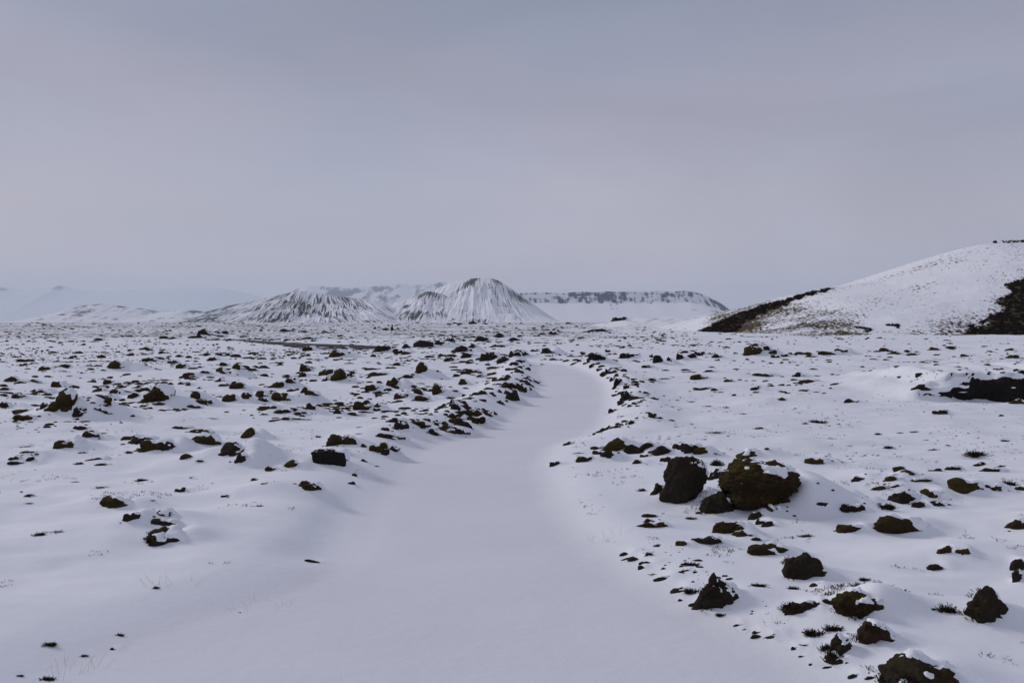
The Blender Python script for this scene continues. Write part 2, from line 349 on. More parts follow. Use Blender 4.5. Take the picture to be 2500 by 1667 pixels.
# ------------------------------------------------------------------ stones and tufts, read off the photograph
REG = {'A': (0, 800, .34014), 'B': (700, 800, .34014), 'C': (1300, 800, .34014), 'D': (1800, 800, .3316), 'E': (1500, 1050, .2551), 'F': (1450, 1300, .2340),
       'G': (1900, 1250, .26596), 'H': (0, 1200, .34014), 'I': (0, 640, .38265), 'J': (450, 640, .38265), 'K': (1000, 640, .38265)}
DATA = {
'A': '''790,300,150,62,m,4 300,312,80,35,m 430,302,120,38,m,5 400,435,80,45,m,6 270,470,140,30,m,7 765,412,60,36,m 495,352,40,10,m 680,467,90,38,m 795,483,75,38,m
 905,468,40,8,m 925,411,40,10,m 730,508,110,26,m 755,545,55,45,m 740,627,60,20,m,0 680,600,60,15,m 943,640,38,14,m,0 150,615,170,28,m,5 140,670,120,42,m 30,580,90,50,m 25,452,70,22,m 55,392,80,40,m 130,405,80,24,m
 235,395,60,22,m 110,512,90,36,m 940,512,75,40,r 1000,465,110,30,m 1140,562,50,22,m,0 1022,570,45,14,m,0 435,880,145,95,m,5 635,795,95,50,m 560,737,95,30,m
 60,962,85,42,m 160,945,120,40,m 205,965,60,35,r 90,990,90,26,r 185,900,90,14,m 665,955,120,25,m 590,907,70,12,m 710,993,90,18,r
 920,810,110,40,m 990,835,140,50,r,6 1050,897,190,85,m,5 1190,890,90,70,r,6 1410,760,120,30,m 1430,850,155,85,m,5 1655,945,195,108,r,3 1710,990,110,80,r,5 1350,952,140,42,m 1280,730,110,20,m
 1765,797,105,75,m,2 1890,600,130,45,m 2005,625,100,32,r 2000,672,120,32,m 2130,662,90,12,m 2100,600,50,18,m 1880,632,50,12,m 2215,600,75,52,r 2010,532,130,62,m,2 1855,525,80,70,m
 1740,515,70,48,m 1635,537,85,55,m,3 1870,537,60,30,r 2160,505,90,62,m,5 2215,502,75,32,m 1395,518,90,55,m,4 1428,550,100,28,m 1370,578,80,22,m 1300,410,60,22,m 1345,417,50,22,m 1345,362,120,36,m,5
 1420,438,30,12,m 1565,350,95,60,m,3 1565,390,50,30,r 1685,445,110,55,m,4 1600,425,70,24,m 1460,330,60,20,m 1960,438,90,48,m,2 2065,405,75,42,m 2140,390,70,25,m 2170,360,65,40,m 2320,350,75,50,m 2330,390,55,32,m
 2185,320,90,50,m 1800,318,80,30,m 1690,308,70,35,m 1600,278,50,28,m 1290,295,60,35,m 1225,260,60,25,m 1425,292,40,16,m 1340,245,40,10,m 1055,245,90,30,m 1130,230,60,20,m 1480,205,50,22,r 1520,240,60,30,m 1575,205,100,30,m
 1928,1035,65,35,m,0 2075,1013,90,58,m,0 2175,1168,115,60,m,0 1275,1187,60,35,r,1 1825,1098,60,18,m 1900,1130,70,10,m 1615,1215,65,14,r
 790,1300,190,85,m,3 915,1395,85,70,r,3 1120,1355,150,55,r,7 1145,1427,150,50,r,6 190,1216,60,22,r,0 150,1182,30,10,r,0 1440,970,60,28,h
 1025,1105,90,38,h 205,1270,80,25,h 740,1150,150,22,h 540,1112,60,20,h 1850,1285,100,25,h 200,855,110,15,h 1510,655,130,14,h 565,985,65,35,h 930,905,60,30,h 1090,1245,70,20,h 2285,790,40,30,h 740,765,80,28,h''',
'B': '''870,365,70,35,r 270,345,80,45,m 755,440,95,75,m,2 600,460,80,50,m 670,478,70,22,m 1180,512,65,30,h 1170,550,45,30,r 1205,592,55,45,r,1 1110,580,60,32,m,0
 525,598,110,75,m,1 635,580,50,30,m 640,602,50,22,m 350,625,55,42,r,0 460,630,90,22,r 810,520,100,62,m,6 935,480,50,34,m 955,535,80,45,m 1255,412,55,42,m 1210,355,70,22,m 1315,330,70,30,m 1375,358,60,22,m 1400,487,55,35,m 1265,495,25,18,r
 645,350,120,30,m,6 470,340,45,28,m 1575,430,65,38,r 1660,465,75,62,m,2 1610,530,80,78,r,2 1690,400,50,28,r 1570,480,40,30,m 1745,420,40,26,r 1720,380,50,24,m 1660,325,50,26,m 1780,392,40,22,m 1520,545,45,20,r 1740,455,35,24,r
 1335,635,80,45,m,1 1425,630,60,28,m 1420,605,70,25,r 1345,690,105,50,m,2 1240,715,95,62,r,3 1195,690,90,40,m 1120,760,110,68,m,2 1050,775,80,45,r 1210,765,90,38,r,3 1475,622,40,22,r 1290,772,40,24,r 1415,662,32,18,r
 775,683,100,35,r,4 810,735,85,55,r,2 920,705,90,28,m 985,725,25,15,r 350,855,150,88,m,1 545,865,55,28,m,0 640,905,100,78,m,1 690,922,50,52,r,0 745,887,60,28,r,0 710,795,160,38,r,6 550,965,45,20,r,0 478,1065,30,20,r 455,1125,35,22,r
 655,180,90,50,r,2 860,195,70,30,m 795,195,85,40,r 860,148,60,30,r 410,163,40,26,m 140,170,60,35,m 345,215,95,55,m,5 780,275,50,25,m 980,150,150,55,r,4 1080,135,80,40,r,5 1165,105,45,25,r 1385,102,85,38,r,2 1525,75,70,30,r 1620,95,60,22,r
 1250,180,120,48,r,3 1335,150,50,30,r 1555,255,95,48,r,5 1290,222,90,38,r 1160,245,70,30,r 1305,262,45,20,m 1520,140,100,25,r,5 1770,175,50,20,r 1835,268,30,8,r,0 1865,190,70,38,r,4 1620,215,60,40,r
 520,765,60,16,h 1170,750,60,14,h 640,1000,60,20,h''',
'C': '''470,250,140,75,k,1 680,225,110,45,k,2 545,180,50,25,k 370,200,50,25,k 110,195,80,40,r 855,213,32,24,k,0 905,260,75,62,k,1 980,255,65,45,k 1070,235,80,52,k,1 1095,188,55,25,k 1150,228,80,42,k 1205,208,80,40,k 1325,220,65,28,r
 1575,200,105,62,m,2 1655,172,75,35,r 1590,138,75,26,m 1720,200,60,40,m 1800,210,50,22,m 1735,218,45,20,m 1995,215,60,20,m 1930,195,90,20,m 2120,200,120,30,m,6 2215,190,80,32,m,6 815,292,60,22,m 1095,308,60,12,r
 300,268,60,22,k 395,262,60,26,k 430,290,50,24,k 480,312,45,22,k 545,330,50,42,k,0 515,350,35,18,k 575,385,45,30,k 620,420,70,62,k,1 680,440,60,30,k 605,350,40,22,k 590,440,35,20,k 665,360,40,16,r 650,505,30,40,k 695,520,110,70,k,1 765,545,50,22,r 700,570,40,18,r 575,612,60,30,r 730,550,34,16,m 805,475,40,14,r 858,512,45,12,m 840,385,55,25,r 725,375,40,12,m
 1195,378,110,40,m,1 1265,320,90,16,m 1400,393,50,20,m 1200,452,90,25,m,0 1312,455,55,18,m,0 1598,452,65,32,r,1 1650,352,140,22,m,3 1895,360,55,35,r 1885,382,50,12,m 1975,400,110,25,m,5 2195,408,90,14,r 1795,525,50,22,m,0 2280,543,75,30,r,0 1448,490,32,14,m,0 1605,470,40,10,m 940,372,40,14,m
 1380,578,85,22,h 1255,570,80,28,h 1000,670,45,22,h 1310,760,150,30,h 1625,730,70,30,h 2055,690,125,45,h 1955,695,40,25,h 905,655,60,25,h 1150,535,70,18,h 1030,715,60,14,h 1500,622,90,18,h 650,640,90,20,h 330,905,90,22,h
 570,900,150,100,m,2 535,960,95,70,r,0 735,920,155,92,r,2 925,917,145,68,r,1 1030,885,60,45,r 1105,920,125,80,r,2 1200,912,95,55,m,6 955,968,70,38,r,1 370,965,115,38,r,0 150,1000,55,38,r,0 450,875,70,22,m 460,912,60,28,m 795,930,45,22,m 755,980,65,30,r,0 250,845,60,25,r 1320,922,50,15,m 1330,1000,90,60,h''',
'D': '''1078,178,55,28,m 1150,200,80,28,m 1255,187,50,22,m 1450,170,75,25,m 1570,160,75,22,m 2020,228,75,28,m 2000,170,45,18,m 1300,205,90,16,m 1680,215,60,20,m 1100,240,40,10,m 995,237,40,10,m 1350,355,70,20,r 1340,465,90,40,r,5 1200,372,50,12,r 1680,362,60,24,k 1575,352,40,22,k 1865,362,50,30,k 2060,325,60,24,k 1760,380,60,22,k 1960,380,60,24,k 1940,540,70,30,r,6
 2050,565,90,35,m,1 1490,645,95,35,r,1 1950,655,40,16,r,0 1040,790,50,28,h 1310,775,90,30,h 1205,780,70,22,h 830,872,50,12,h 1120,895,80,40,h 1450,905,110,32,h 1770,955,180,78,h 1975,838,60,22,h 1390,832,60,16,h
 1790,1022,90,30,m 1955,1028,70,14,m 1875,1065,125,35,r 1590,1055,110,35,r 1455,1060,80,25,r 1185,1060,70,40,m 1250,1080,80,20,m 1140,1150,130,60,m,5 1290,1142,170,35,m,4 1060,1203,120,40,m 1170,1178,90,22,m
 870,1145,105,48,r,2 1215,1308,170,105,r,2 980,1290,60,35,r,0 1090,1345,150,85,h 1335,1328,90,50,r 1440,1260,130,65,m 1470,1330,110,50,r 1655,1225,190,112,m,1 1880,1208,110,50,m 2005,1165,110,72,h 2090,1210,70,35,m''',
'E': '''340,838,150,38,m,0 335,885,95,42,r,0 325,935,190,55,m,0 1060,1000,200,118,m,1 1200,970,110,45,m,0 1215,1028,150,55,m,0 1345,1062,140,35,r,1 815,1110,200,90,r,1 640,1120,100,55,m,0 1410,1215,260,130,m,2 745,1300,165,62,h
 2235,990,205,75,m,0 2035,765,200,72,r 2215,655,110,48,r 2260,785,180,75,r 1920,330,165,55,m,4 1390,1505,180,65,h 1720,1530,110,60,h 1925,1500,100,35,m,0 665,1360,60,25,r,0 760,1368,65,20,r,0 435,1450,140,45,r,0
 1350,865,110,75,r 1400,910,90,60,r 1465,935,95,60,r,0 740,860,100,45,h 1830,1020,170,50,h 260,590,80,60,h 990,340,100,100,h''',
'F': '''870,640,140,60,r,0 1060,770,150,35,r,0 905,720,45,25,r,0 1490,980,60,25,r,0 1570,1020,50,14,r,0 1700,1110,130,40,r,0 1700,1065,75,28,r,0 1825,1125,80,45,r,0 1915,1105,95,42,r,0 2180,1200,100,30,r,0 2090,1225,60,35,r,0 2265,1395,40,22,r,0 2180,1298,80,14,r,0
 330,245,110,40,r,0 325,292,70,30,r,0 420,302,130,45,r,0 540,345,140,38,r,0 490,390,60,40,r,0 545,262,45,30,r,0 1035,520,40,16,r,0 1030,650,170,110,h 1330,880,110,60,h 620,440,120,30,h 580,240,80,60,h 140,95,60,40,s''',
'G': '''640,200,200,75,m,0 1060,215,310,172,m,2 2190,170,130,95,m,2 1540,395,130,72,m,2 1690,405,100,65,m,0 1460,545,160,60,r,0 345,690,90,35,r,0 470,872,120,70,m,0 355,882,60,50,m,0 190,935,240,110,r,1
 555,1415,120,55,r,0 2195,560,110,120,r,2 2195,660,80,120,r,2 60,900,110,60,h 1560,935,180,150,h 800,640,100,60,h 720,680,110,28,h 520,1095,190,100,h 340,1150,190,130,h 1430,910,50,40,h 250,235,150,50,h 430,1280,110,130,h 110,480,120,120,h 1800,960,90,100,h 1130,1390,200,60,h
 225,1245,90,30,r,0 300,1412,40,20,r,0 460,1440,110,20,r,0 690,1530,90,40,r,0 845,1540,80,40,r,0 840,1480,40,14,r,0 950,1555,70,20,r,0 630,1392,30,20,r,0''',
'H': '''1110,397,235,130,r,6 2220,508,75,20,r,0 305,1036,0,0,x 1720,872,20,8,r,0 795,1140,42,18,r,0 280,320,90,52,h 400,295,170,24,h 350,1115,120,50,h 610,1185,60,30,h 865,1040,60,35,h 1125,700,50,40,h 350,1355,110,50,h 140,1325,60,22,h''',
'I': '''1300,470,80,34,r,4 1420,460,40,20,r 1240,488,90,24,r 1060,490,100,16,r 1370,482,120,20,r,5 620,500,50,14,r 820,570,30,16,m 910,560,60,18,m 160,660,40,14,m 70,550,16,10,r''',
'J': '''125,460,60,26,r 255,458,35,18,r 640,447,90,20,r 690,440,40,14,r 785,495,90,20,r,4 815,508,30,15,r 990,478,35,14,r 1280,435,40,12,r 1690,400,30,14,r''',
'K': '''1150,450,130,24,r 910,465,45,22,r 840,465,40,16,r 1020,370,50,14,r 300,368,50,18,r 395,380,40,22,r 570,480,90,26,r,4 700,480,30,14,r''',
}
items = []
for rg, txt in DATA.items():
    x0, y0, s = REG[rg]
    for tok in txt.split():
        q = tok.split(',')
        if q[4] == 'x': continue
        items.append(dict(px=x0 + float(q[0]) * s, py=y0 + float(q[1]) * s, w=float(q[2]) * s, h=float(q[3]) * s, t=q[4], sn=(int(q[5]) / 10 if len(q) > 5 else None)))
# the stones one would point at first: own shapes (lobes x, y, z, radius in half-widths), own words
def special(rg, x, y, w_, h_, t, sn, name, label, lm=None, lobes=None, **kw):
    x0, y0, s = REG[rg]
    items.append(dict(px=x0 + x * s, py=y0 + y * s, w=w_ * s, h=h_ * s, t=t, sn=sn, name=name, label=label, lm=lm, lobes=lobes, **kw))
special('E', 1460, 812, 835, 545, 'm', .36, 'mossy_boulder', 'huge mossy boulder with snow patches, overhanging the snow on one side', 'huge mossy boulder',
        [(-.5, 0, .12, .5), (-.15, -.05, .3, .66), (.2, .05, .25, .66), (.55, 0, .08, .46), (-.2, 0, -.3, .64), (.15, .1, -.3, .58)], sub=6, mound=.12, depth=.8, emb=.04)
special('E', 680, 712, 470, 475, 'r', .05, 'lava_boulder', 'tall dark brown boulder beside the huge mossy boulder', 'tall dark boulder',
        [(-.32, -.1, .62, .34), (.34, .1, .58, .36), (.12, 0, .16, .84), (.0, .05, -.1, .82), (.0, 0, -.45, .72), (-.6, .1, -.65, .36), (-.35, 0, -.62, .45), (.05, -.3, -.62, .5)], sub=5, mound=.15, emb=.05)
special('E', 965, 545, 185, 195, 'r', .66, 'snowy_rock', 'snow-plastered dark rock wedged between the tall dark boulder and the huge mossy one', None, None, sub=4, mound=.3)
special('E', 1012, 820, 370, 242, 'r', .14, 'lava_boulder', 'low dark pitted rock at the foot of the huge mossy boulder', None,
        [(-.35, 0, .1, .58), (.1, 0, .25, .6), (.45, 0, -.1, .52), (0, 0, -.3, .6)], sub=5, mound=.1)
special('E', 420, 640, 135, 135, 'r', .10, 'lava_rock', 'small dark lobed rock leaning on the tall dark boulder')
special('E', 1515, 822, 205, 112, 'm', .35, 'mossy_rock', 'small mossy rock half buried in front of the huge mossy boulder', mound=.5)
special('E', 1330, 275, 300, 90, 'm', .62, 'mossy_rock', 'mostly snow-covered mossy hump just behind the huge mossy boulder', mound=1.1)
special('E', 1850, 1445, 430, 285, 'r', .10, 'lava_boulder', 'big rough dark boulder with heather growing up one flank', 'big rough heathery boulder',
        [(-.5, 0, .25, .42), (0, 0, .15, .62), (.42, 0, .1, .55), (.35, 0, -.4, .45)], sub=5, mound=.25)
special('F', 1325, 828, 580, 330, 'r', .30, 'horned_rock', 'dark rock topped by an upright horn-like knob, snow on its lee side', 'horned dark rock',
        [(-.25, 0, .05, .5), (.1, .05, .05, .55), (.5, .1, -.1, .48), (-.6, 0, -.3, .32), (.15, -.1, -.3, .55)], sub=5, mound=.3, knob=(-.10, .62, .19, .52))
special('F', 1140, 735, 120, 45, 'r', 0., 'lava_rock', 'flat dark stone under the front of the horned dark rock')
special('G', 800, 1003, 495, 285, 'm', .30, 'mossy_boulder', 'wide moss-faced boulder under a rounded snow cornice, above the hollow reddish rock', 'wide cornice boulder',
        [(-.45, 0, .25, .5), (0, .05, .1, .62), (.5, .05, .05, .52), (.1, 0, -.35, .55)], sub=5, mound=.85)
special('G', 940, 1248, 355, 245, 'q', .12, 'hollow_rock', 'reddish brown rock with a black hollow in its face', 'hollow reddish rock',
        [(-.4, .1, .1, .5), (0, .05, .25, .6), (.4, .05, 0, .58), (.2, 0, -.4, .6)], sub=5, mound=.3, dent=True)
special('G', 590, 1372, 300, 255, 'r', .10, 'lava_boulder', 'roundish dark boulder with a dab of snow, at the path edge', 'roundish path-edge boulder', sub=5, mound=.15)
special('G', 1390, 1690, 720, 385, 'r', .22, 'lava_boulder', 'big dark boulder cut off by the bottom edge of the picture', 'cut-off bottom boulder',
        [(-.5, 0, .1, .5), (-.05, .05, .25, .58), (.5, .05, .05, .52), (0, 0, -.3, .6)], sub=5, mound=.45)
special('G', 1985, 1040, 425, 368, 'r', .14, 'lava_boulder', 'steep dome-shaped dark mossy boulder', 'dome-shaped boulder',
        [(.05, .05, .4, .5), (-.15, 0, 0, .62), (.3, .05, -.1, .58), (-.3, 0, -.45, .5), (.3, 0, -.5, .5)], sub=5, mound=.3)
special('B', 300, 992, 265, 118, 'b', .30, 'lava_block', 'flat-topped dark square-cut lava block, snow plastered on one end', 'flat-topped dark block', sub=5, mound=.2)
special('B', 385, 912, 105, 62, 'q', .34, 'lava_rock', 'rounded rock peeking over the flat-topped dark block', None, sub=4, mound=.4)
special('A', 425, 638, 300, 205, 'm', .24, 'mossy_boulder', 'big many-lobed mossy boulder with snow banked against one side', 'big many-lobed boulder',
        [(.15, 0, .45, .5), (-.35, 0, .0, .5), (.25, -.1, -.05, .5), (-.55, 0, -.35, .42), (.3, 0, -.45, .5), (.55, .15, .2, .35)], sub=5, mound=.42)
special('A', 575, 657, 142, 88, 'r', .18, 'mossy_rock', 'dark twin-lobed rock at the foot of the big many-lobed boulder', None, sub=4)
special('A', 310, 586, 62, 52, 'm', .1, 'mossy_rock', 'small mossy lobe at the windward foot of the big many-lobed boulder')
special('A', 1085, 552, 285, 155, 'm', .24, 'mossy_boulder', 'ragged mossy boulder with dark undersides and snow in its gaps', 'ragged mossy boulder',
        [(.3, 0, .3, .52), (-.1, .05, .1, .5), (-.5, 0, -.25, .42), (.5, 0, -.2, .42), (0, -.1, -.4, .5)], sub=5, mound=.35)
special('B', 960, 364, 150, 122, 'm', .20, 'mossy_boulder', 'tall rounded mossy boulder with a snow ledge across its front', 'tall rounded mossy boulder',
        [(.1, .1, .5, .48), (-.1, -.1, -.1, .6), (.25, 0, -.1, .55)], sub=5, mound=.55)
special('B', 345, 393, 165, 104, 'm', .08, 'mossy_boulder', 'bulging mossy rock with lobes stacked like folds', 'bulging mossy rock',
        [(.3, 0, .35, .5), (-.1, 0, .0, .5), (-.5, 0, -.3, .4), (.2, -.1, -.3, .5)], sub=5, mound=.3)
special('B', 1105, 497, 145, 98, 'm', .16, 'mossy_boulder', 'double mossy rock stepping down towards the path', 'double mossy rock',
        [(-.35, .1, .35, .5), (.35, -.1, -.2, .5), (-.2, 0, -.25, .5)], sub=5, mound=.45)
special('B', 1460, 241, 165, 68, 'r', .14, 'lava_boulder', 'broad dark mossy boulder where the path bends out of sight', 'broad dark boulder', sub=4, mound=.25)
special('B', 1680, 216, 152, 62, 'r', .16, 'lava_boulder', 'broad dark rock rising nearest the far end of the path', 'far-end dark rock', sub=4, mound=.25)
special('K', 1355, 404, 145, 56, 'k', .22, 'lava_outcrop', 'lone black outcrop on the low ridge before the flat-topped mountain', 'lone ridge outcrop', sub=4, mound=.2)
special('J', 1325, 446, 28, 54, 'c', .02, 'cairn', 'slim pointed dark cairn standing alone on the distant plain', 'slim pointed cairn', sub=4, mound=.1)
LM = [(i['px'], i['py'], i['lm']) for i in items if i.get('lm')]
LM += [(2400, 960, 'dark lava hole'), (860, 848, 'dark gravel road'), (1462, 870, 'jagged black rocks'), (1560, 1105, 'rock row by the path'), (268, 1225, 'moss hump'), (525, 1100, 'pair of patchy mounds'), (1110, 1050, 'path-side rock bank')]
items.sort(key=lambda i: -i['w'] * i['h'])

def rock_mesh(name, W, Dp, H, emb, kind, sub, seed, snow, lobes=None, top=None, dent=False, lee=0.0):
    D, T = ico(sub); g = np.random.default_rng(seed)
    own = False
    if kind == 'b':
        p = 7.0; r = (np.abs(D[:, 0]) ** p + np.abs(D[:, 1]) ** p + np.abs(D[:, 2]) ** p) ** (-1 / p) * 0.8
        P = D * r[:, None]
    elif kind == 'c':
        P = D.copy(); P[:, :2] *= (0.75 - 0.55 * P[:, 2:3]); P = P * 0.8
    else:
        own = False
        if lobes is None:
            n = g.integers(6, 11) if kind == 'm' else g.integers(4, 8); own = True
            lobes = [(0, 0, -.15, .58)] + [(g.uniform(-.62, .62), g.uniform(-.38, .38), g.uniform(-.3, .38), g.uniform(.30, .50)) for _ in range(n)]
        rs = []
        for lx, ly, lz, R in lobes:
            c = np.array([lx, ly, lz]); b = D @ c; disc = R * R - c @ c + b * b
            t = b + np.sqrt(np.maximum(disc, 0)); rs.append(np.where((disc > 0) & (t > 0), t, 0.25))
        rs = np.array(rs); kk = 20.0
        r = np.log(np.exp(kk * rs).sum(0)) / kk
        if kind in 'rkq':
            for _ in range(9 if kind == 'k' else 5 if own else 3):
                nn = g.normal(size=3); nn /= np.linalg.norm(nn); hh = g.uniform(.55, .85) * (1.0 if kind == 'k' else 1.1 if own else 1.3)
                dn = D @ nn; r = np.where(dn > 1e-3, np.minimum(r, np.maximum(hh / np.maximum(dn, 1e-3), .25)), r)
        P = D * r[:, None]
        if top:
            tx, tz, tr = top; k = D @ (np.array([tx, 0, 1.0]) / math.hypot(tx, 1)); P = P * (1 + 0.62 * smooth(.925, .97, k))[:, None]
    so = seed * 1.37
    a1, a2, a3 = {'m': (.14, .09, .07), 'r': (.18, .13, .10), 'k': (.22, .17, .12), 'q': (.10, .06, .04), 'b': (.05, .05, .05), 'c': (.10, .10, .08)}[kind]
    if lobes is not None and sub >= 5 and kind in 'mr': a1, a2, a3 = .15, .11, .06
    n1 = fbm3(P * 1.4 + so, 2, seed); n2 = fbm3(P * 3.6 + so, 2, seed + 5)
    if kind == 'm': n2 = np.abs(n2) * 1.6 - .5
    P = P + D * (a1 * n1 + a2 * n2)[:, None]
    if sub >= 3: P = P + D * (a3 * fbm3(P * 9 + so, 3, seed + 9, .6))[:, None]
    if sub >= 5: P = P + D * (0.012 * fbm3(P * 30 + so, 2, seed + 12))[:, None]
    if dent:
        k = D @ np.array([.25, -.93, .02]) / math.hypot(.25, .93); P = P * (1 - 0.42 * smooth(.80, .93, k + .06 * n2))[:, None]
    lo, hi = P.min(0), P.max(0)
    P[:, 0] = (P[:, 0] - (lo[0] + hi[0]) / 2) / (hi[0] - lo[0]) * W * (1 + lee) + .5 * lee * W
    P[:, 1] = (P[:, 1] - lo[1]) / (hi[1] - lo[1]) * Dp - 0.12 * Dp
    P[:, 2] = (P[:, 2] - lo[2]) / (hi[2] - lo[2]) * (H + emb) - emb
    if kind in 'mrk':
        lowz = 1 - smooth(.0, .5, P[:, 2] / max(H, 1e-3)); fl = fbm3(np.stack([P[:, 0] / W * 3.2, P[:, 1] / W * 3.2, P[:, 2] / W * 1.2], 1) + so + 7, 3, seed + 21, .6)
        P[:, :2] *= (1 + (.10 if lobes is not None and not own else .5) * lowz * np.clip(fl + .15, -.25, 1))[:, None]
    if kind == 'b': P[:, 0] += (0.5 - (P[:, 2] / H)) * 0.10 * W * (P[:, 0] < 0)
    mat = {'m': M_MOSS, 'r': M_LAVA, 'k': M_BLACK, 'q': M_RED, 'b': M_BLACK, 'c': M_BLACK}[kind]
    me = mk_mesh(name, P, T, mat)
    cap = None
    if snow > 0.01:
        nrm = vnormals(P, T)
        for _ in range({6: 10, 5: 6, 4: 3}.get(sub, 1)):
            acc = np.zeros_like(nrm)
            for a_, b_ in ((0, 1), (1, 2), (2, 0)):
                for k_ in range(3): acc[:, k_] += np.bincount(T[:, a_], nrm[T[:, b_], k_], len(P)) + np.bincount(T[:, b_], nrm[T[:, a_], k_], len(P))
            nrm = nrm * 2 + acc; nrm /= np.linalg.norm(nrm, axis=1, keepdims=True) + 1e-9
        S = np.array([.52, .30, .80]); S /= np.linalg.norm(S)
        sc_ = 1.0 / max(W, 1e-3)
        big = sub >= 5
        nz = fbm3(P * sc_ * np.array([2.2, 3.0, 5.0]) * (.9 if big else 1) + so + 40, 5, seed + 3, .62)
        xr = P[:, 0] / W
        pos = (1.0 * (xr - .34) if lee else .45 * (xr - .1)) + .25 * np.clip(P[:, 1] / Dp - .5, 0, 1)
        s = nrm @ S + (1.35 if big else 1.5) * nz + pos - (1.0 - 0.95 * snow)
        th = np.clip(s, -0.35, 0.45) * np.clip(W * 0.08, .010, .05)
        Q = P + nrm * th[:, None]; Q[:, 2] += np.clip(th, 0, 1) * .4
        keep = (th[T] > -0.004 - 0.02 * W).any(1) & (Q[T][:, :, 2].max(1) > -0.4 * emb - .02)
        if (th > 0.002).sum() > 3 and keep.sum() > 6:
            T2 = T[keep]; u, inv = np.unique(T2, return_inverse=True)
            cap = mk_mesh('snow_cap', Q[u], inv.reshape(T2.shape), M_SNOW)
    return me, cap

# ------------------------------------------------------------------ words for the many smaller stones
ORD = ['', 'second ', 'third ', 'fourth ', 'fifth ', 'sixth ', 'seventh ', 'eighth ', 'ninth ', 'tenth ', 'eleventh ', 'twelfth ', 'thirteenth ', 'fourteenth ', 'fifteenth ', 'sixteenth ', 'seventeenth ', 'eighteenth ', 'nineteenth ', 'twentieth ']
byk = {}
for it in items:
    if it.get('label'): continue
    bl = min(LM, key=lambda l: (l[0] - it['px']) ** 2 + 4 * (l[1] - it['py']) ** 2); dx, dy = it['px'] - bl[0], it['py'] - bl[1]
    dist = math.hypot(dx, 2 * dy)
    rel = ('right of' if dx > 0 else 'left of') if abs(dx) > 1.6 * abs(dy) else ('behind' if dy < 0 else 'in front of')
    t = it['t']; wd = it['w']; flat = it['h'] / max(it['w'], 1)
    if t == 'h': look = 'dark heather tuft'
    elif t == 's': look = 'pale dry grass tuft'
    elif t == 'm': look = ('big ' if wd > 60 else 'small ' if wd < 22 else '') + ('flat moss patch' if flat < .28 else 'mossy cushion' if flat < .55 else 'rounded mossy rock')
    else: look = ('big ' if wd > 60 else 'small ' if wd < 22 else '') + ('flat ' if flat < .28 else '') + ('black jagged stone' if t == 'k' else 'dark lava stone')
    if it['sn'] is not None and it['sn'] >= .5 and t in 'mrk': look = 'snow-streaked ' + look
    byk.setdefault((look, rel, bl[2]), []).append((dist, it))
    it['name'] = {'h': 'heather_tuft', 's': 'grass_tuft', 'm': 'mossy_rock' if flat >= .28 else 'moss_cushion', 'r': 'lava_rock', 'k': 'black_lava_rock'}[t]
for (look, rel, lm), v in byk.items():
    v.sort(key=lambda q: q[0])
    for n, (_, it) in enumerate(v):
        it['label'] = f'{look} {rel} the {lm}' + (f', {ORD[min(n, 19)]}nearest to it' if len(v) > 1 else '')
GROUP = {'m': 'mossy rocks poking out of the snow', 'r': 'dark lava stones poking out of the snow', 'k': 'black lava stones along the path and hole', 'h': 'heather tufts in the snow'}

# ------------------------------------------------------------------ place the stones, drifts growing with them
for mx_, my_, ma_, sl_, sr_, sf_, sb_ in ((340, 1300, .26, .7, .9, .45, .9), (560, 1135, .34, .9, 1.4, .6, 1.1), (650, 1205, .22, .8, .8, .35, .8), (400, 1110, .22, .8, 1.0, .5, .9), (2130, 1500, .08, .6, .9, .45, .8),
                                          (2340, 1390, .18, .9, 1.0, .5, .8), (2240, 1190, .24, 1.0, 1.5, .6, 1.1), (150, 1010, .30, 1.2, 1.8, .9, 1.2), (380, 975, .25, 1.0, 1.8, .8, 1.2), (700, 1010, .2, 1.2, 1.6, .8, 1.2), (120, 1120, .2, .8, 1.2, .5, .9), (1900, 990, .22, 1.5, 2.5, 1.0, 1.6), (230, 1240, .16, .5, .9, .4, .7)):
    P = hit(mx_, my_); add_mound(P[0], P[1] + .3 * sf_, .72 * ma_, sl_, sr_, sf_, sb_)
placed = []
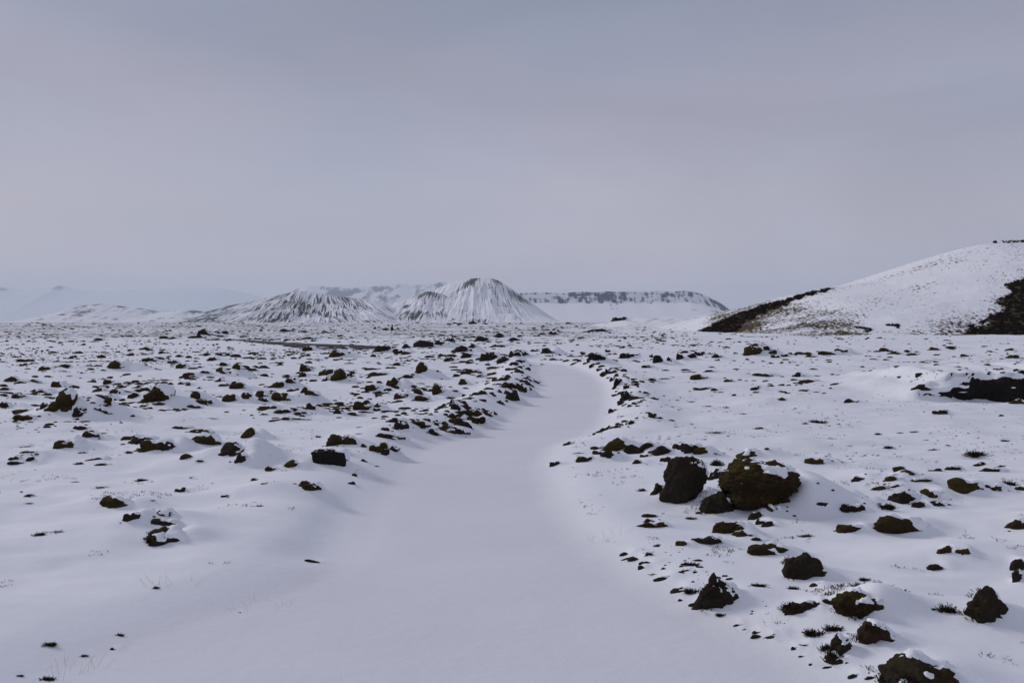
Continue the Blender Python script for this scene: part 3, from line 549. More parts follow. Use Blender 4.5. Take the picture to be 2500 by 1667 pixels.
for n, it in enumerate(items):
    P = hit(it['px'], it['py']); dist = max(P[1], 3.0); m = dist / F; W = it['w'] * m; Hh = it['h'] * m
    if 'lobes' not in it and it['t'] in 'mr': W *= 1.05; Hh *= 1.12
    it['P'] = P; it['m'] = m
    if it['t'] in 'hs': continue
    g = np.random.default_rng(500 + n); t = it['t']
    sn = (it['sn'] + .10 * (it['sn'] > .01) + (.22 if it['sn'] < .01 and it['w'] > 14 and it['t'] != 'c' else 0)) if it['sn'] is not None else float(g.uniform(.34, .60) if t in 'mr' else g.uniform(.05, .3))
    dep = it.get('depth', float(g.uniform(.6, .9))) * W
    dep = min(dep, max(1.6 * Hh, .45 * W))
    H = max(Hh - 0.35 * dep * EYE / dist, 0.45 * Hh)
    emb = it.get('emb', .75) * H + .02
    px_w = it['w']; lee = float(g.uniform(.3, .6)) if ('lobes' not in it and t in 'mr' and sn > .01) else 0.0
    sub = it.get('sub', 5 if px_w > 120 else 4 if px_w > 34 else 3 if px_w > 14 else 2)
    me, cap = rock_mesh(it['name'], W, dep, H, emb, t, sub, 1000 + n, sn, it.get('lobes'), it.get('top'), it.get('dent', False), lee)
    ma = it.get('mound', float(g.uniform(.5, .9)) if sn > .01 else .22)
    ox, oy = P[0] + (.45 + 1.0 * lee) * W, P[1] + .6 * dep
    add_mound(ox, oy, ma * H, .52 * W, (.6 + .3 * ma) * W, .45 * dep + .02, .9 * dep + .1)
    if 'emb' not in it: add_mound(P[0] + .1 * W, P[1] + .3 * dep, float(g.uniform(.10, .24)) * H, .75 * W, .85 * W, .55 * dep, .8 * dep)
    add_mound(P[0] - .35 * W, P[1] - .1 * dep, -.05 * H, .35 * W, .5 * W, .3 * W, .3 * W)
    it.update(me=me, cap=cap)
    placed.append(it)
for it in placed:
    kw = dict(label=it['label'], category='cairn' if it['t'] == 'c' else 'boulder' if it['w'] > 60 else 'rock')
    if it['w'] > 34 and it['cap']:
        o = link(it['name'], None, None, it['P'], **kw); link('moss_body' if it['t'] == 'm' else 'rock_body', it['me'], o)
    else: o = link(it['name'], it['me'], None, it['P'], **kw)
    if it.get('knob'):
        kx, kz, kw_, kh = it['knob']; Wk = it['w'] * it['m']; Hk = it['h'] * it['m']
        km, kc = rock_mesh('knob', kw_ * Wk, kw_ * Wk * .9, kh * Hk, .25 * Hk, 'r', 4, 4242, 0, [(0, 0, .2, .6), (0, 0, -.4, .7), (.1, 0, .55, .45)])
        link('knob', km, o, (kx * Wk, .22 * Wk, kz * Hk))
    if it['t'] in GROUP and it['w'] <= 60: o['group'] = GROUP[it['t']]
    if it['cap']: link('snow_cap', it['cap'], o)
    it['obj'] = o

# the big boulder shelters a scoured hollow on its lee side
bb = next(i for i in items if i.get('lm') == 'huge mossy boulder')
bw, bh = bb['w'] * bb['m'], bb['h'] * bb['m']
add_mound(bb['P'][0] + .45 * bw, bb['P'][1] + .85 * bw, .42 * bh, .75 * bw, .80 * bw, .30 * bw, 1.2 * bw)
add_mound(bb['P'][0] + .62 * bw, bb['P'][1] + .30 * bw, .38 * bh, .20 * bw, .50 * bw, .16 * bw, .4 * bw)
add_mound(bb['P'][0] + .50 * bw, bb['P'][1] - .02, -.10, .25, .45, .22, .30)

# ------------------------------------------------------------------ ground sheet
nr, ntc = GX.shape
bare = smooth(60, 170, GY) * (0.76 - 0.02 * smooth(200, 500, GY)) * (1 - 0.75 * smooth(5, 60, GX) * (1 - smooth(230, 420, GY)))
bare = np.maximum(bare, 0.55 * smooth(42, 52, GY) * (1 - smooth(62, 80, GY)) * smooth(14, 24, GX) * (1 - smooth(60, 90, GX)))
packed = (1 - smooth(-0.35, 0.15, GD)) * (np.hypot(GX, GY) < 90)
V = np.stack([GX, GY, GZ], -1).reshape(-1, 3)
i = np.arange(nr - 1)[:, None]; j = np.arange(ntc)[None]; j2 = (j + 1) % ntc
Q = np.stack([i * ntc + j, i * ntc + j2, (i + 1) * ntc + j2, (i + 1) * ntc + j], -1).reshape(-1, 4)[:, ::-1]
V = np.vstack([V, [[0, 0, GZ[0].mean()]]])
cq = np.array([[len(V) - 1, (k + 1) % ntc, k, k] for k in range(0)]).reshape(-1, 4)
gm = mk_mesh('snow_field', V, Q, M_SNOW, True, {'bare': np.append(bare, 0), 'packed': np.append(packed, 1)})
link('snow_ground', gm, kind='structure', label='windblown snow covering the lava field and the path')
fan = mk_mesh('snow_under_feet', np.vstack([V[:ntc], V[-1:]]), np.array([[ntc, (k + 1) % ntc, k] for k in range(ntc)]), M_SNOW)
link('snow_patch_ground', fan, kind='structure')

# ------------------------------------------------------------------ lava hole: dark rock face under the scarp
xs = np.linspace(13.5, 32, 240); vv = np.linspace(0, 1, 26)
X, Vv = np.meshgrid(xs, vv); fr = ledge_front(X)
top_ = 0.74 * smooth(12.4, 15.6, X) + .18 * perlin2(X * 1.9, X * 0, 74) * smooth(14, 15.2, X); base = grid_sample(X, fr - .6) - .25
Zl = base + (top_ - base) * Vv * (1 + .10 * fbm2(X * 1.2, X * 0, 3, 70))
Yl = fr + .05 - 0.38 * np.sin(np.clip(Vv, 0, 1) * 1.9) * smooth(13.4, 15.5, X) + .22 * fbm2(X * 1.1, Zl * 2.2, 4, 71) + .5 * np.clip(Vv - .82, 0, 1) ** .5
k = np.stack([X, Yl, Zl], -1).reshape(-1, 3); n_ = len(xs)
i = np.arange(25)[:, None]; j = np.arange(n_ - 1)[None]
ql = np.stack([i * n_ + j, i * n_ + j + 1, (i + 1) * n_ + j + 1, (i + 1) * n_ + j], -1).reshape(-1, 4)
link('lava_ledge', mk_mesh('lava_ledge', k, ql, M_BLACK), label='long black rock face of the lava hole under a snowy rim', category='rock ledge')
lo_ = bpy.data.objects['lava_ledge']
sl = (Vv - .78) * 1.6 + .75 * fbm2(X * 1.6, Zl * 5, 4, 75) - .22 + .8 * (1 - smooth(14.2, 15.6, X)) * Vv
kq = np.stack([X, Yl - np.clip(sl, -.3, .5) * .10, Zl + np.clip(sl, -.2, .5) * .06], -1).reshape(-1, 3)
ks = (sl.reshape(-1)[ql] > -.25).any(1); u_, inv_ = np.unique(ql[ks], return_inverse=True)
link('snow_cap', mk_mesh('snow_cap', kq[u_], inv_.reshape(-1, 4), M_SNOW), lo_)

# ------------------------------------------------------------------ heather tufts (shared meshes) and loose sprigs
def twig_geo(g, n, spread, hgt, thick, leaf, squash=0.75, clumps=0):
    V = []; T = []
    cc = [(g.uniform(-.7, .7) * spread, g.uniform(-.6, .6) * spread * squash, g.uniform(.22, .5) * spread, g.uniform(.5, 1.1)) for _ in range(clumps)]
    for _ in range(n):
        a = g.uniform(0, 2 * math.pi); rr = math.sqrt(g.uniform(0, 1))
        if clumps:
            q = cc[g.integers(clumps)]; x, y = q[0] + q[2] * rr * math.cos(a), q[1] + q[2] * .7 * rr * math.sin(a); hh = hgt * g.uniform(.3, 1.0) * q[3] * (1 - .5 * rr * rr)
        else:
            x, y = rr * spread * math.cos(a), rr * spread * squash * math.sin(a); hh = hgt * g.uniform(.45, 1.0) * (1 - .55 * rr ** 2)
        lean = np.array([math.cos(a) * rr * .5 * hgt + g.normal(0, .35) * hgt, math.sin(a) * rr * .5 * hgt + g.normal(0, .35) * hgt, 0])
        b = np.array([x, y, -.2 * hgt]); prev = None
        for s in range(3):
            f = s / 2; c = b + lean * f + np.array([0, 0, (hh + .2 * hgt) * f]) + g.normal(0, .05 * hgt, 3) * f; q = thick * (1 - .5 * f)
            ring = [c + q * np.array([math.cos(z), math.sin(z), 0]) for z in (0, 2.1, 4.2)]; k = len(V); V += ring
            if prev is not None:
                for e_ in range(3): T += [(prev + e_, prev + (e_ + 1) % 3, k + (e_ + 1) % 3), (prev + e_, k + (e_ + 1) % 3, k + e_)]
            prev = k
        for s in range(leaf):
            f = g.uniform(.3, 1.05); c = b + lean * f + np.array([0, 0, (hh + .2 * hgt) * f]); d = g.normal(0, 1, 3); d[2] = d[2] * .6 + .25; d *= hgt * g.uniform(.10, .24) / np.linalg.norm(d)
            pq = np.cross(d, g.normal(0, 1, 3)); pq *= thick * 2.4 / (np.linalg.norm(pq) + 1e-9); k = len(V); V += [c - pq, c + pq, c + d]; T.append((k, k + 1, k + 2))
    return np.array(V), np.array(T)
TUFT = {}
tg = np.random.default_rng(77)
def tuft_mesh(kind, v):
    if (kind, v) not in TUFT:
        if kind == 'dense': V_, T_ = twig_geo(tg, 200, .5, .42, .009, 10, .75, 6)
        elif kind == 'thin': V_, T_ = twig_geo(tg, 90, .5, .34, .007, 8, .75, 7)
        else: V_, T_ = twig_geo(tg, 45, .3, .7, .006, 0)
        TUFT[(kind, v)] = mk_mesh('heather_tuft', V_, T_, M_STRAW if kind == 'dry' else M_TWIG if v % 2 == 0 else M_SPRIG, False)
    return TUFT[(kind, v)]
for n, it in enumerate([i for i in items if i['t'] in 'hs']):
    P = hit(it['px'], it['py'] - it['h'] * .12); W = it['w'] * it['m'] * .85
    asp = it['h'] / it['w']
    o = link(it['name'], tuft_mesh('dry' if it['t'] == 's' else 'dense' if asp > .36 else 'thin', n % 4), None, P, label=it['label'], category='grass' if it['t'] == 's' else 'heather')
    zs = max(it['h'] * it['m'] * .62 / .42, .2 * W)
    o.scale = (W, W * .7, zs); o['group'] = GROUP['h']

# heather growing up the windward flanks of the nearer boulders
fg = np.random.default_rng(31)
for it in placed:
    if it['w'] < 55 or it['py'] < 1250 or it['t'] == 'm' and it['py'] < 1500: continue
    me = it['me']; V_ = np.empty(len(me.vertices) * 3, np.float32); me.vertices.foreach_get('co', V_); V_ = V_.reshape(-1, 3)
    W = it['w'] * it['m']; H = V_[:, 2].max()
    nn = V_ / np.array([W, W, max(H, .01)]); cand = np.where((nn[:, 0] < -.12) & (nn[:, 2] > .05) & (nn[:, 1] < .45))[0]
    if len(cand) < 10: continue
    SV = []; ST = []; nv = 0
    for k in fg.choice(cand, 7):
        a_, b_ = twig_geo(fg, 14, .05, .042, .0022, 7, .8); a_ = a_ + V_[k] + np.array([-.01, -.01, -.01]); SV.append(a_); ST.append(b_ + nv); nv += len(a_)
    link('heather', mk_mesh('heather', np.vstack(SV), np.vstack(ST), M_TWIG, False), it['obj'], kind='stuff')
# sprigs nobody could count: clumped twigs over the near snow
g = np.random.default_rng(5); SV = []; ST = []; nv = 0
proto = [twig_geo(g, int(g.integers(2, 6)), .04, .045, .0026, 5) for _ in range(24)]
pxs, pys = g.uniform(-80, 2580, 60000), g.uniform(930, 1690, 60000); xs, ys = on_plane(pxs, pys)
dn = fbm2(xs / 1.3, ys / 1.3, 3, 91) + .12 * fbm2(xs / .3, ys / .3, 2, 92)
ok = (path_signed(xs, ys)[0] > .1) & (dn > .33 - .10 * ((pxs > 1400) & (pys < 1250)) + .35 * ((pxs < 950) & (pys > 1260)) + g.uniform(-.12, .22, len(xs))); xs, ys = xs[ok][:2100], ys[ok][:2100]; zs_ = grid_sample(xs, ys)
for x, y, z in zip(xs, ys, zs_):
    V_, T_ = proto[g.integers(len(proto))]
    a = g.uniform(0, 6.28); s = g.uniform(.45, 1.05); c_, s_ = math.cos(a) * s, math.sin(a) * s
    q = V_ @ np.array([[c_, s_, 0], [-s_, c_, 0], [0, 0, s * .8]]) + np.array([x, y, z]); SV.append(q); ST.append(T_ + nv); nv += len(q)
link('heather_sprigs', mk_mesh('heather_sprigs', np.vstack(SV), np.vstack(ST), M_SPRIG, False), kind='stuff', label='sparse heather sprigs piercing the near snow', category='sprigs')
# pale grass blades
SV = []; ST = []; nv = 0
for cx_, cy_ in ((420, 1432), (150, 1640), (1490, 1315), (640, 1480), (1870, 1540), (2270, 1220), (760, 1085)):
    P = hit(cx_, cy_)
    V_, T_ = twig_geo(g, 16, .30, .16, .0013, 0); V_[:, 2] *= g.uniform(.6, 1.1); SV.append(V_ + P); ST.append(T_ + nv); nv += len(V_)
link('dry_grass', mk_mesh('dry_grass', np.vstack(SV), np.vstack(ST), M_STRAW, False), kind='stuff', label='thin pale grass blades above the snow', category='grass')

# ------------------------------------------------------------------ countless small stones and moss bits
def scatter(name, label, mat, n, pxr, pyr, size, sub, dfun, seed, flat=.6):
    g = np.random.default_rng(seed); D, T = ico(sub); VV = []; TT = []; nv = 0; tries = 0; got = 0
    protos = []
    for k in range(10):
        P_ = D * (1 + .30 * fbm3(D * 1.6 + k * 9.1, 2, k))[:, None]; protos.append(P_ * np.array([.5, .4, .5]))
    while got < n and tries < 60:
        tries += 1; m = 4000
        px = g.uniform(*pxr, m); py = g.uniform(*pyr, m); x, y = on_plane(px, py)
        keep = g.uniform(0, 1, m) < dfun(px, py, x, y); px, py, x, y = px[keep], py[keep], x[keep], y[keep]
        if len(x) == 0: continue
        z = grid_sample(x, y); mm = y / F
        s = g.uniform(0, 1, len(x)) ** 2.2 * (size[1] - size[0]) + size[0]; s = s * mm
        for a, b, c, q in zip(x, y, z, s):
            if got >= n: break
            V_ = protos[g.integers(10)] * np.array([q * g.uniform(.9, 1.8), q, q * flat * g.uniform(.6, 1.3)])
            an = g.uniform(-.5, .5); R = np.array([[math.cos(an), math.sin(an), 0], [-math.sin(an), math.cos(an), 0], [0, 0, 1]])
            VV.append(V_ @ R + np.array([a, b, c + .03 * q])); TT.append(T + nv); nv += len(D); got += 1
    link(name, mk_mesh(name, np.vstack(VV), np.vstack(TT), mat), kind='stuff', label=label, category='stones')
def satellites():
    g = np.random.default_rng(909); D, T = ico(2); VV = []; TT = []; nv = 0
    for it in placed:
        if it['w'] < 17 or it['t'] not in 'mr' or it['py'] > 1300: continue
        W = it['w'] * it['m']
        for _ in range(int(g.integers(0, 4))):
            x = it['P'][0] + W * g.uniform(-.75, 1.1); y = it['P'][1] + W * g.uniform(-.25, .9); q = W * g.uniform(.06, .17) if it['w'] < 80 else W * g.uniform(.05, .12)
            z = float(grid_sample(np.array([x]), np.array([y]))[0])
            V_ = D * (1 + .32 * fbm3(D * 1.8 + nv * .01, 2, 4))[:, None] * np.array([q * g.uniform(.6, 1.1), q * .6, q * g.uniform(.25, .5)]) + np.array([x, y, z]); VV.append(V_); TT.append(T + nv); nv += len(D)
    link('moss_bits', mk_mesh('moss_bits', np.vstack(VV), np.vstack(TT), M_MOSS), kind='stuff', label='bare moss bits showing around the larger stones', category='moss')
satellites()
def cl(x, y, s, seed): return fbm2(x / s, y / s, 3, seed)
def ps(x, y): return path_signed(x, y)[0]
scatter('moss_bits', 'small bare moss bits dotting the snow left of the path', M_MOSS, 1300, (-60, 1240), (860, 1060), (4, 19), 2,
        lambda px, py, x, y: (ps(x, y) > .6) * smooth(.0, .35, cl(x, y, 3.2, 41)) * (1 - .75 * smooth(960, 1040, py)), 301, .5)
scatter('moss_bits', 'small bare moss bits dotting the snow right of the path', M_MOSS, 520, (1420, 2560), (825, 960), (3, 13), 2,
        lambda px, py, x, y: (ps(x, y) > .6) * smooth(.05, .4, cl(x, y, 3.0, 42)), 302, .5)
scatter('moss_bits', 'flat moss and heath specks on the open snow right of the path', M_LAVA, 620, (1420, 2560), (880, 1130), (2, 8), 1,
        lambda px, py, x, y: (ps(x, y) > .5) * smooth(.0, .45, cl(x, y, 2.2, 47)), 308, .35)
scatter('lava_stones', 'small dark stones banked along both edges of the path', M_LAVA, 310, (900, 1640), (845, 1070), (5, 17), 2,
        lambda px, py, x, y: smooth(.05, .3, ps(x, y)) * (1 - smooth(.7, 1.5, ps(x, y))) * (y > 21) * smooth(-.25, .2, cl(x, y, 2.0, 43)), 303, .75)
scatter('lava_stones', 'tiny dark stones along the near edge of the path', M_LAVA, 70, (1380, 2060), (1280, 1667), (3, 14), 2,
        lambda px, py, x, y: smooth(.0, .15, ps(x, y)) * (1 - smooth(.2, .7, ps(x, y))) * smooth(-.1, .2, cl(x, y, .8, 44)), 304, .5)
scatter('lava_stones', 'dark lava stones strewn across the middle distance', M_LAVA, 1500, (-60, 2560), (828, 885), (2.5, 10), 1,
        lambda px, py, x, y: smooth(-.02, .35, cl(x, y, 7.0, 45)) * (1 - .7 * smooth(1600, 2000, px)) * (ps(x, y) > .8), 305, .7)
scatter('lava_stones', 'dark specks of stone scattered over the far plain', M_LAVA, 2800, (-60, 2560), (791, 835), (1.8, 9), 1,
        lambda px, py, x, y: smooth(.0, .4, cl(x, y, 16.0, 46)) * (1 - .8 * smooth(1600, 1750, px)), 306, .7)
scatter('lava_stones', 'fine dark rubble in bands across the snow at the far left', M_LAVA, 900, (-60, 1000), (850, 905), (1.8, 6), 1,
        lambda px, py, x, y: np.exp(-((py - 868 + .012 * px) / 8) ** 2) + np.exp(-((py - 893 + .02 * px) / 6) ** 2) * (px < 420), 307, .7)

# ------------------------------------------------------------------ gravel road crossing the plain
up = [(560, 830.5), (640, 833.5), (700, 836.5), (760, 840), (830, 842), (900, 844.5), (960, 847)]
dn = [(560, 831.5), (620, 836), (665, 841), (720, 848.5), (780, 853.5), (850, 853.5), (960, 850.5)]
tt = np.linspace(0, 6, 90); k = np.arange(7)
U = np.stack([np.interp(tt, k, [p[q] for p in up]) for q in (0, 1)], 1); Dn = np.stack([np.interp(tt, k, [p[q] for p in dn]) for q in (0, 1)], 1)
rows = []
for f in np.linspace(0, 1, 14):
    x, y = on_plane(*(U * (1 - f) + Dn * f).T); x = x + .8 * perlin2(y * .3, x * .3, 8) ; rows.append(np.stack([x, y, grid_sample(x, y) + .05], 1))
RV = np.vstack(rows); i = np.arange(13)[:, None]; j = np.arange(89)[None]
RQ = np.stack([i * 90 + j, (i + 1) * 90 + j, (i + 1) * 90 + j + 1, i * 90 + j + 1], -1).reshape(-1, 4)
link('gravel_road', mk_mesh('gravel_road', RV, RQ, M_ROAD), kind='structure', label='dark gravel road crossing the plain')

# ------------------------------------------------------------------ near hill on the right, with scrub
HC = [(1640, 822), (1690, 813), (1740, 793), (1810, 763), (1860, 745), (1913, 733), (1970, 714), (2020, 704), (2130, 684), (2230, 650), (2340, 613), (2400, 595), (2445, 588), (2500, 586), (2700, 590), (3000, 650), (3300, 800)]
YC, YF, YB = 265.0, 186.0, 400.0
hx, hz = zip(*[at_dist(p, q, YC) for p, q in HC]); hx = np.array(hx); hz = np.array(hz)
def hill_z(x, y):
    zc = np.maximum(np.interp(x, hx, hz, left=-1, right=-1), -1)
    yf = YF + 6 * np.sin(x / 17.0) + 10 * np.exp(-((x - 42) / 6) ** 2)
    t = (y - yf) / (YC - yf); s = np.where(t < 0, t * .15, np.where(t < 1, t * (1.28 - .28 * t), 1 - ((y - YC) / (YB - YC)) ** 2))
    return zc * s + .5 * fbm2(x / 14, y / 14, 4, 51) * smooth(0, .2, t) * (1 - smooth(.7, .95, t)) - .15, t
xs = np.linspace(hx[0] - 2, hx[-1], 330); ys = np.concatenate([np.linspace(YF - 10, YC + 12, 190), np.linspace(YC + 12, YB, 22)[1:]])
X, Y = np.meshgrid(xs, ys); Z, Tt = hill_z(X, Y)
hb = .30 + .42 * np.exp(-((Tt - .10) / .20) ** 2) * (.55 + .45 * np.clip(1 + 1.4 * fbm2(X / 16, Y / 22, 3, 52), 0, 1.6)) + .25 * smooth(.55, 1.0, Tt) * smooth(-1, 1, 36 - X / 2.4)
hb += .30 * smooth(100, 135, X) * (1 - smooth(.3, .7, Tt)) + .16 * smooth(.8, 1.0, Tt) * smooth(115, 130, X) - .16 * np.exp(-((X - 92) / 26) ** 2 - ((Tt - .5) / .22) ** 2)
def on_hill(px, py):
    d = ray(px, py); t = np.linspace(170, 275, 700); P = d[None] * t[:, None] / d[1]; P[:, 2] += EYE
    hzv = hill_z(P[:, 0], P[:, 1])[0]; k = P[:, 2] < hzv
    return P[np.argmax(k)] if k.any() else None
def scrub(name, label, inside, n, box, size, seed):
    g = np.random.default_rng(seed); VV = []; TT = []; nv = 0; D, T = ico(1); c = 0; tries = 0
    px, py = g.uniform(box[0], box[2], n * 12), g.uniform(box[1], box[3], n * 12); k = inside(px, py, g); px, py = px[k][:n], py[k][:n]
    d = ray(px, py)[:, None]; t = np.linspace(170, 275, 420)[None, :, None]; PP = d * t / d[..., 1:2]; PP[..., 2] += EYE
    below = PP[..., 2] < hill_z(PP[..., 0], PP[..., 1])[0]; ok = below.any(1); PP = PP[np.arange(len(px)), below.argmax(1)][ok]
    for P in PP:
        q = g.uniform(*size)
        V_ = D * (1 + .45 * fbm3(D * 2.1 + c * 3.3, 2, 3))[:, None] * np.array([q * .8, q * .6, q * .62]) + P
        VV.append(V_); TT.append(T + nv); nv += len(V_)
        tw, tt_ = twig_geo(g, 7, q * .6, q * 1.0, .03, 3); VV.append(tw + P + np.array([0, 0, q * .2])); TT.append(tt_ + nv); nv += len(tw); c += 1
    link(name, mk_mesh(name, np.vstack(VV), np.vstack(TT), M_SCRUB, False), kind='stuff', label=label, category='scrub')
cxp = np.array([p[0] for p in HC]); cyp = np.array([p[1] for p in HC])
def strip(px, py, g):
    top = np.interp(px, cxp, cyp); th = np.interp(px, [1690, 1720, 1780, 1830, 1880, 1940, 2025], [5, 22, 44, 26, 17, 10, 4])
    return (top + 1 < py) & (py < top + th + 3 * np.sin(px * .21) + (g.uniform(-3, 3, px.shape) if g else 0)) & (py < 816) & (px > 1690) & (px < 2030)
scrub('scrub', 'dark scrub covering the sloping edge of the near hill', strip, 620, (1690, 695, 2030, 817), (.35, .75), 61)
def rightmass(px, py, g):
    edge = np.interp(py, [672, 690, 720, 760, 790, 818], [2500, 2478, 2455, 2445, 2410, 2370]) + 14 * np.sin(py * .16) + (g.uniform(-8, 8, px.shape) if g else 0)
    return px > edge
scrub('scrub', 'dense dark scrub massed at the right end of the near hill', rightmass, 900, (2350, 668, 2640, 818), (.4, .9), 62)
yy = Y * ca - (Z - EYE) * sa; hpx = X / yy * F + CX; hpy = CY - (Y * sa + (Z - EYE) * ca) / yy * F
ctop = np.interp(hpx, cxp, cyp)
pn = .6 + .8 * np.clip(fbm2(X / 12, Y / 18, 3, 52) + .3, 0, 1)
hb = .33 + pn * (.47 * smooth(1700, 1760, hpx) * smooth(728, 790, hpy + .05 * (1950 - hpx)) * (1 - smooth(2060, 2150, hpx)) + .30 * smooth(-8, 40, hpy - np.interp(hpx, [1690, 2050, 2200, 2350, 2500, 2700], [830, 815, 785, 745, 690, 640])) * smooth(2030, 2120, hpx)
      + .26 * smooth(1715, 1760, hpx) * (1 - smooth(25, 75, hpy - ctop)) * (1 - smooth(1960, 2080, hpx)) + .10 * (1 - smooth(10, 60, hpy - ctop)) * smooth(2330, 2440, hpx) + .10 * np.exp(-((hpy - ctop - 60) / 18) ** 2) * smooth(2000, 2150, hpx))
dk = ((strip(hpx, hpy, None) | (rightmass(hpx, hpy, None) & (hpy > 672))) & (Y < YC + 1)).astype(float)
for _ in range(9): dk[1:-1, 1:-1] = (dk[:-2, 1:-1] + dk[2:, 1:-1] + dk[1:-1, :-2] + dk[1:-1, 2:] + dk[1:-1, 1:-1]) / 5
hb = hb + .55 * dk
hb = np.where((strip(hpx, hpy, None) | (rightmass(hpx, hpy, None) & (hpy > 672))) & (Y < YC + 1), 1.5, hb)
n_ = len(xs); i = np.arange(len(ys) - 1)[:, None]; j = np.arange(n_ - 1)[None]
HQ = np.stack([i * n_ + j, i * n_ + j + 1, (i + 1) * n_ + j + 1, (i + 1) * n_ + j], -1).reshape(-1, 4)
link('near_hill', mk_mesh('near_hill', np.stack([X, Y, Z], -1).reshape(-1, 3), HQ, M_HILL, True, {'bare': hb}), kind='structure', label='snowy hill with dark scrub on its flanks')
def foot(px, py, g):
    f = fbm2(px / 26.0, py / 9.0, 3, 88)
    a = np.exp(-((px - 2110) / 30) ** 2 - ((py - 804) / 11) ** 2) + .8 * np.exp(-((px - 2175) / 42) ** 2 - ((py - 796) / 12) ** 2) + 1.0 * np.exp(-((px - 2385) / 38) ** 2 - ((py - 800) / 17) ** 2)
    return f + a > .95
scrub('scrub', 'low dark bushes at the foot of the near hill', foot, 200, (2030, 775, 2450, 817), (.25, .5), 63)
def crest_patch(px, py, g): return (np.interp(px, cxp, cyp) + .5 < py) & (py < np.interp(px, cxp, cyp) + 6)
scrub('scrub', 'dark heath on the crest of the near hill', crest_patch, 70, (2448, 580, 2520, 596), (.25, .45), 64)
P = on_hill(2431, 594)
if P is not None:
    me, cap = rock_mesh('lava_rock', 1.1, .9, .85, .2, 'k', 3, 3131, .2)
    o = link('lava_rock', me, None, P, label='single dark rock on the crest of the near hill', category='rock')
    if cap: link('snow_cap', cap, o)

# ------------------------------------------------------------------ low ridge in the middle distance and the mountains
def ridge(name, label, crest, Yc, front, back, nx, nf, mat, maskf, prof, gully=None, base=-3.0, xc=None, fan=0.0, lump=0.0, parent=None):
    cx_, cz_ = zip(*[at_dist(p, q, Yc) for p, q in crest]); cx_ = np.array(cx_); cz_ = np.array(cz_)
    xs = np.linspace(cx_[0], cx_[-1], nx); t = np.concatenate([np.linspace(-1, 0, 10)[:-1], np.linspace(0, 1, nf)])
    X, Tt = np.meshgrid(xs, t); Y = np.where(Tt < 0, Yc - Tt * back, Yc - Tt * front)
    zc = np.interp(X, cx_, cz_)
    for _ in range(2): zc[:, 1:-1] = (zc[:, :-2] + 2 * zc[:, 1:-1] + zc[:, 2:]) / 4
    ft = np.clip(Tt, 0, 1); Z = (zc - base) * np.where(Tt < 0, 1 - Tt * Tt, prof(ft)) + base
    x0 = xs.mean() if xc is None else float(at_dist(xc, 700, Yc)[0])
    G = x0 + (X - x0) / (1 + fan * ft)
    px = X / Yc * F / ca + CX
    if lump: Z = Z + lump * np.clip(zc / max(cz_), .1, 1) * fbm2(X / 110, Y / 110, 4, 77) * smooth(.03, .25, ft) * (1 - smooth(.8, 1, ft))
    if gully: Z = Z - gully(G, ft, px) * np.clip(zc / max(cz_), .15, 1)
    b, ms = maskf(G, ft, X, Z, px, zc)
    n_ = nx; i = np.arange(len(t) - 1)[:, None]; j = np.arange(nx - 1)[None]
    Qd = np.stack([i * n_ + j, (i + 1) * n_ + j, (i + 1) * n_ + j + 1, i * n_ + j + 1], -1).reshape(-1, 4)
    pr = {} if parent else dict(kind='structure', label=label)
    return link(name, mk_mesh(name, np.stack([X, Y, Z], -1).reshape(-1, 3), Qd, mat, True, {'bare': np.clip(b, 0, 1), 'moss': np.clip(ms, 0, 1)}), parent, **pr)
conc = lambda p: (lambda t: (1 - t) ** p)

# low tufted ridge behind the near hill's foot
ridge('low_ridge', 'low snowy ridge in front of the flat-topped mountain', [(1440, 797), (1500, 785), (1560, 778), (1640, 774), (1680, 776), (1720, 771), (1770, 763), (1830, 757), (1900, 765), (2000, 800)], 520, 160, 120, 260, 60, M_MTN,
      lambda G, t, X, Z, px, zc: (.30 + .55 * fbm2(X / 7, t * 14, 4, 301) + .25 * fbm2(X / 30, t * 5, 3, 302), .7 + 0 * t), conc(1.0), base=-1.0)
def streak(Gs, wide, dark, seed):
    def f(G, t, X, Z, px, zc):
        G = G + 9.0 * fbm2(X / 70, t * 2.5, 3, seed + 20)
        s = .8 * perlin2(G / Gs, t * 4.5, seed) + .5 * perlin2(G / (Gs * .5), t * 5.0, seed + 1) + .22 * perlin2(G / (Gs * 3.5), t * 5, seed + 2)
        return .5 + .75 * (s + dark + .55 * fbm2(X / wide, t * 3, 4, seed + 4)), smooth(.2, .7, fbm2(X / wide, t * 4, 3, seed + 8) + .8 * (1 - t) - .2)
    return f
def gul(amp, Gs, seed): return lambda G, t, px: amp * np.sqrt(np.clip(t, 0, 1)) * (1 - t) * (np.abs(perlin2(G / (Gs * 2), t, seed)) * 2 + np.abs(perlin2(G / (Gs * .8), t * 2, seed + 1)))
m1 = streak(4.0, 150, -.04, 401)
def left_mask(G, t, X, Z, px, zc):
    b, m = m1(G, t, X, Z, px, zc)
    return b - .10 * smooth(880, 930, px) - .12 * (1 - smooth(480, 560, px)) - .5 * smooth(.93, 1, t), m
ridge('mountain', 'broad rounded mountain streaked with dark gullies, left of the peak', [(430, 790), (470, 768), (509, 757), (566, 744), (612, 736), (670, 722), (700, 715), (733, 710), (760, 713), (794, 720), (863, 728), (913, 733), (940, 742), (975, 762), (1000, 785)], 4000, 520, 400, 520, 150, M_MTN, left_mask, conc(1.15), gul(14, 14, 420), xc=735, fan=.9, lump=16)
m2 = streak(3.4, 140, -.30, 501)
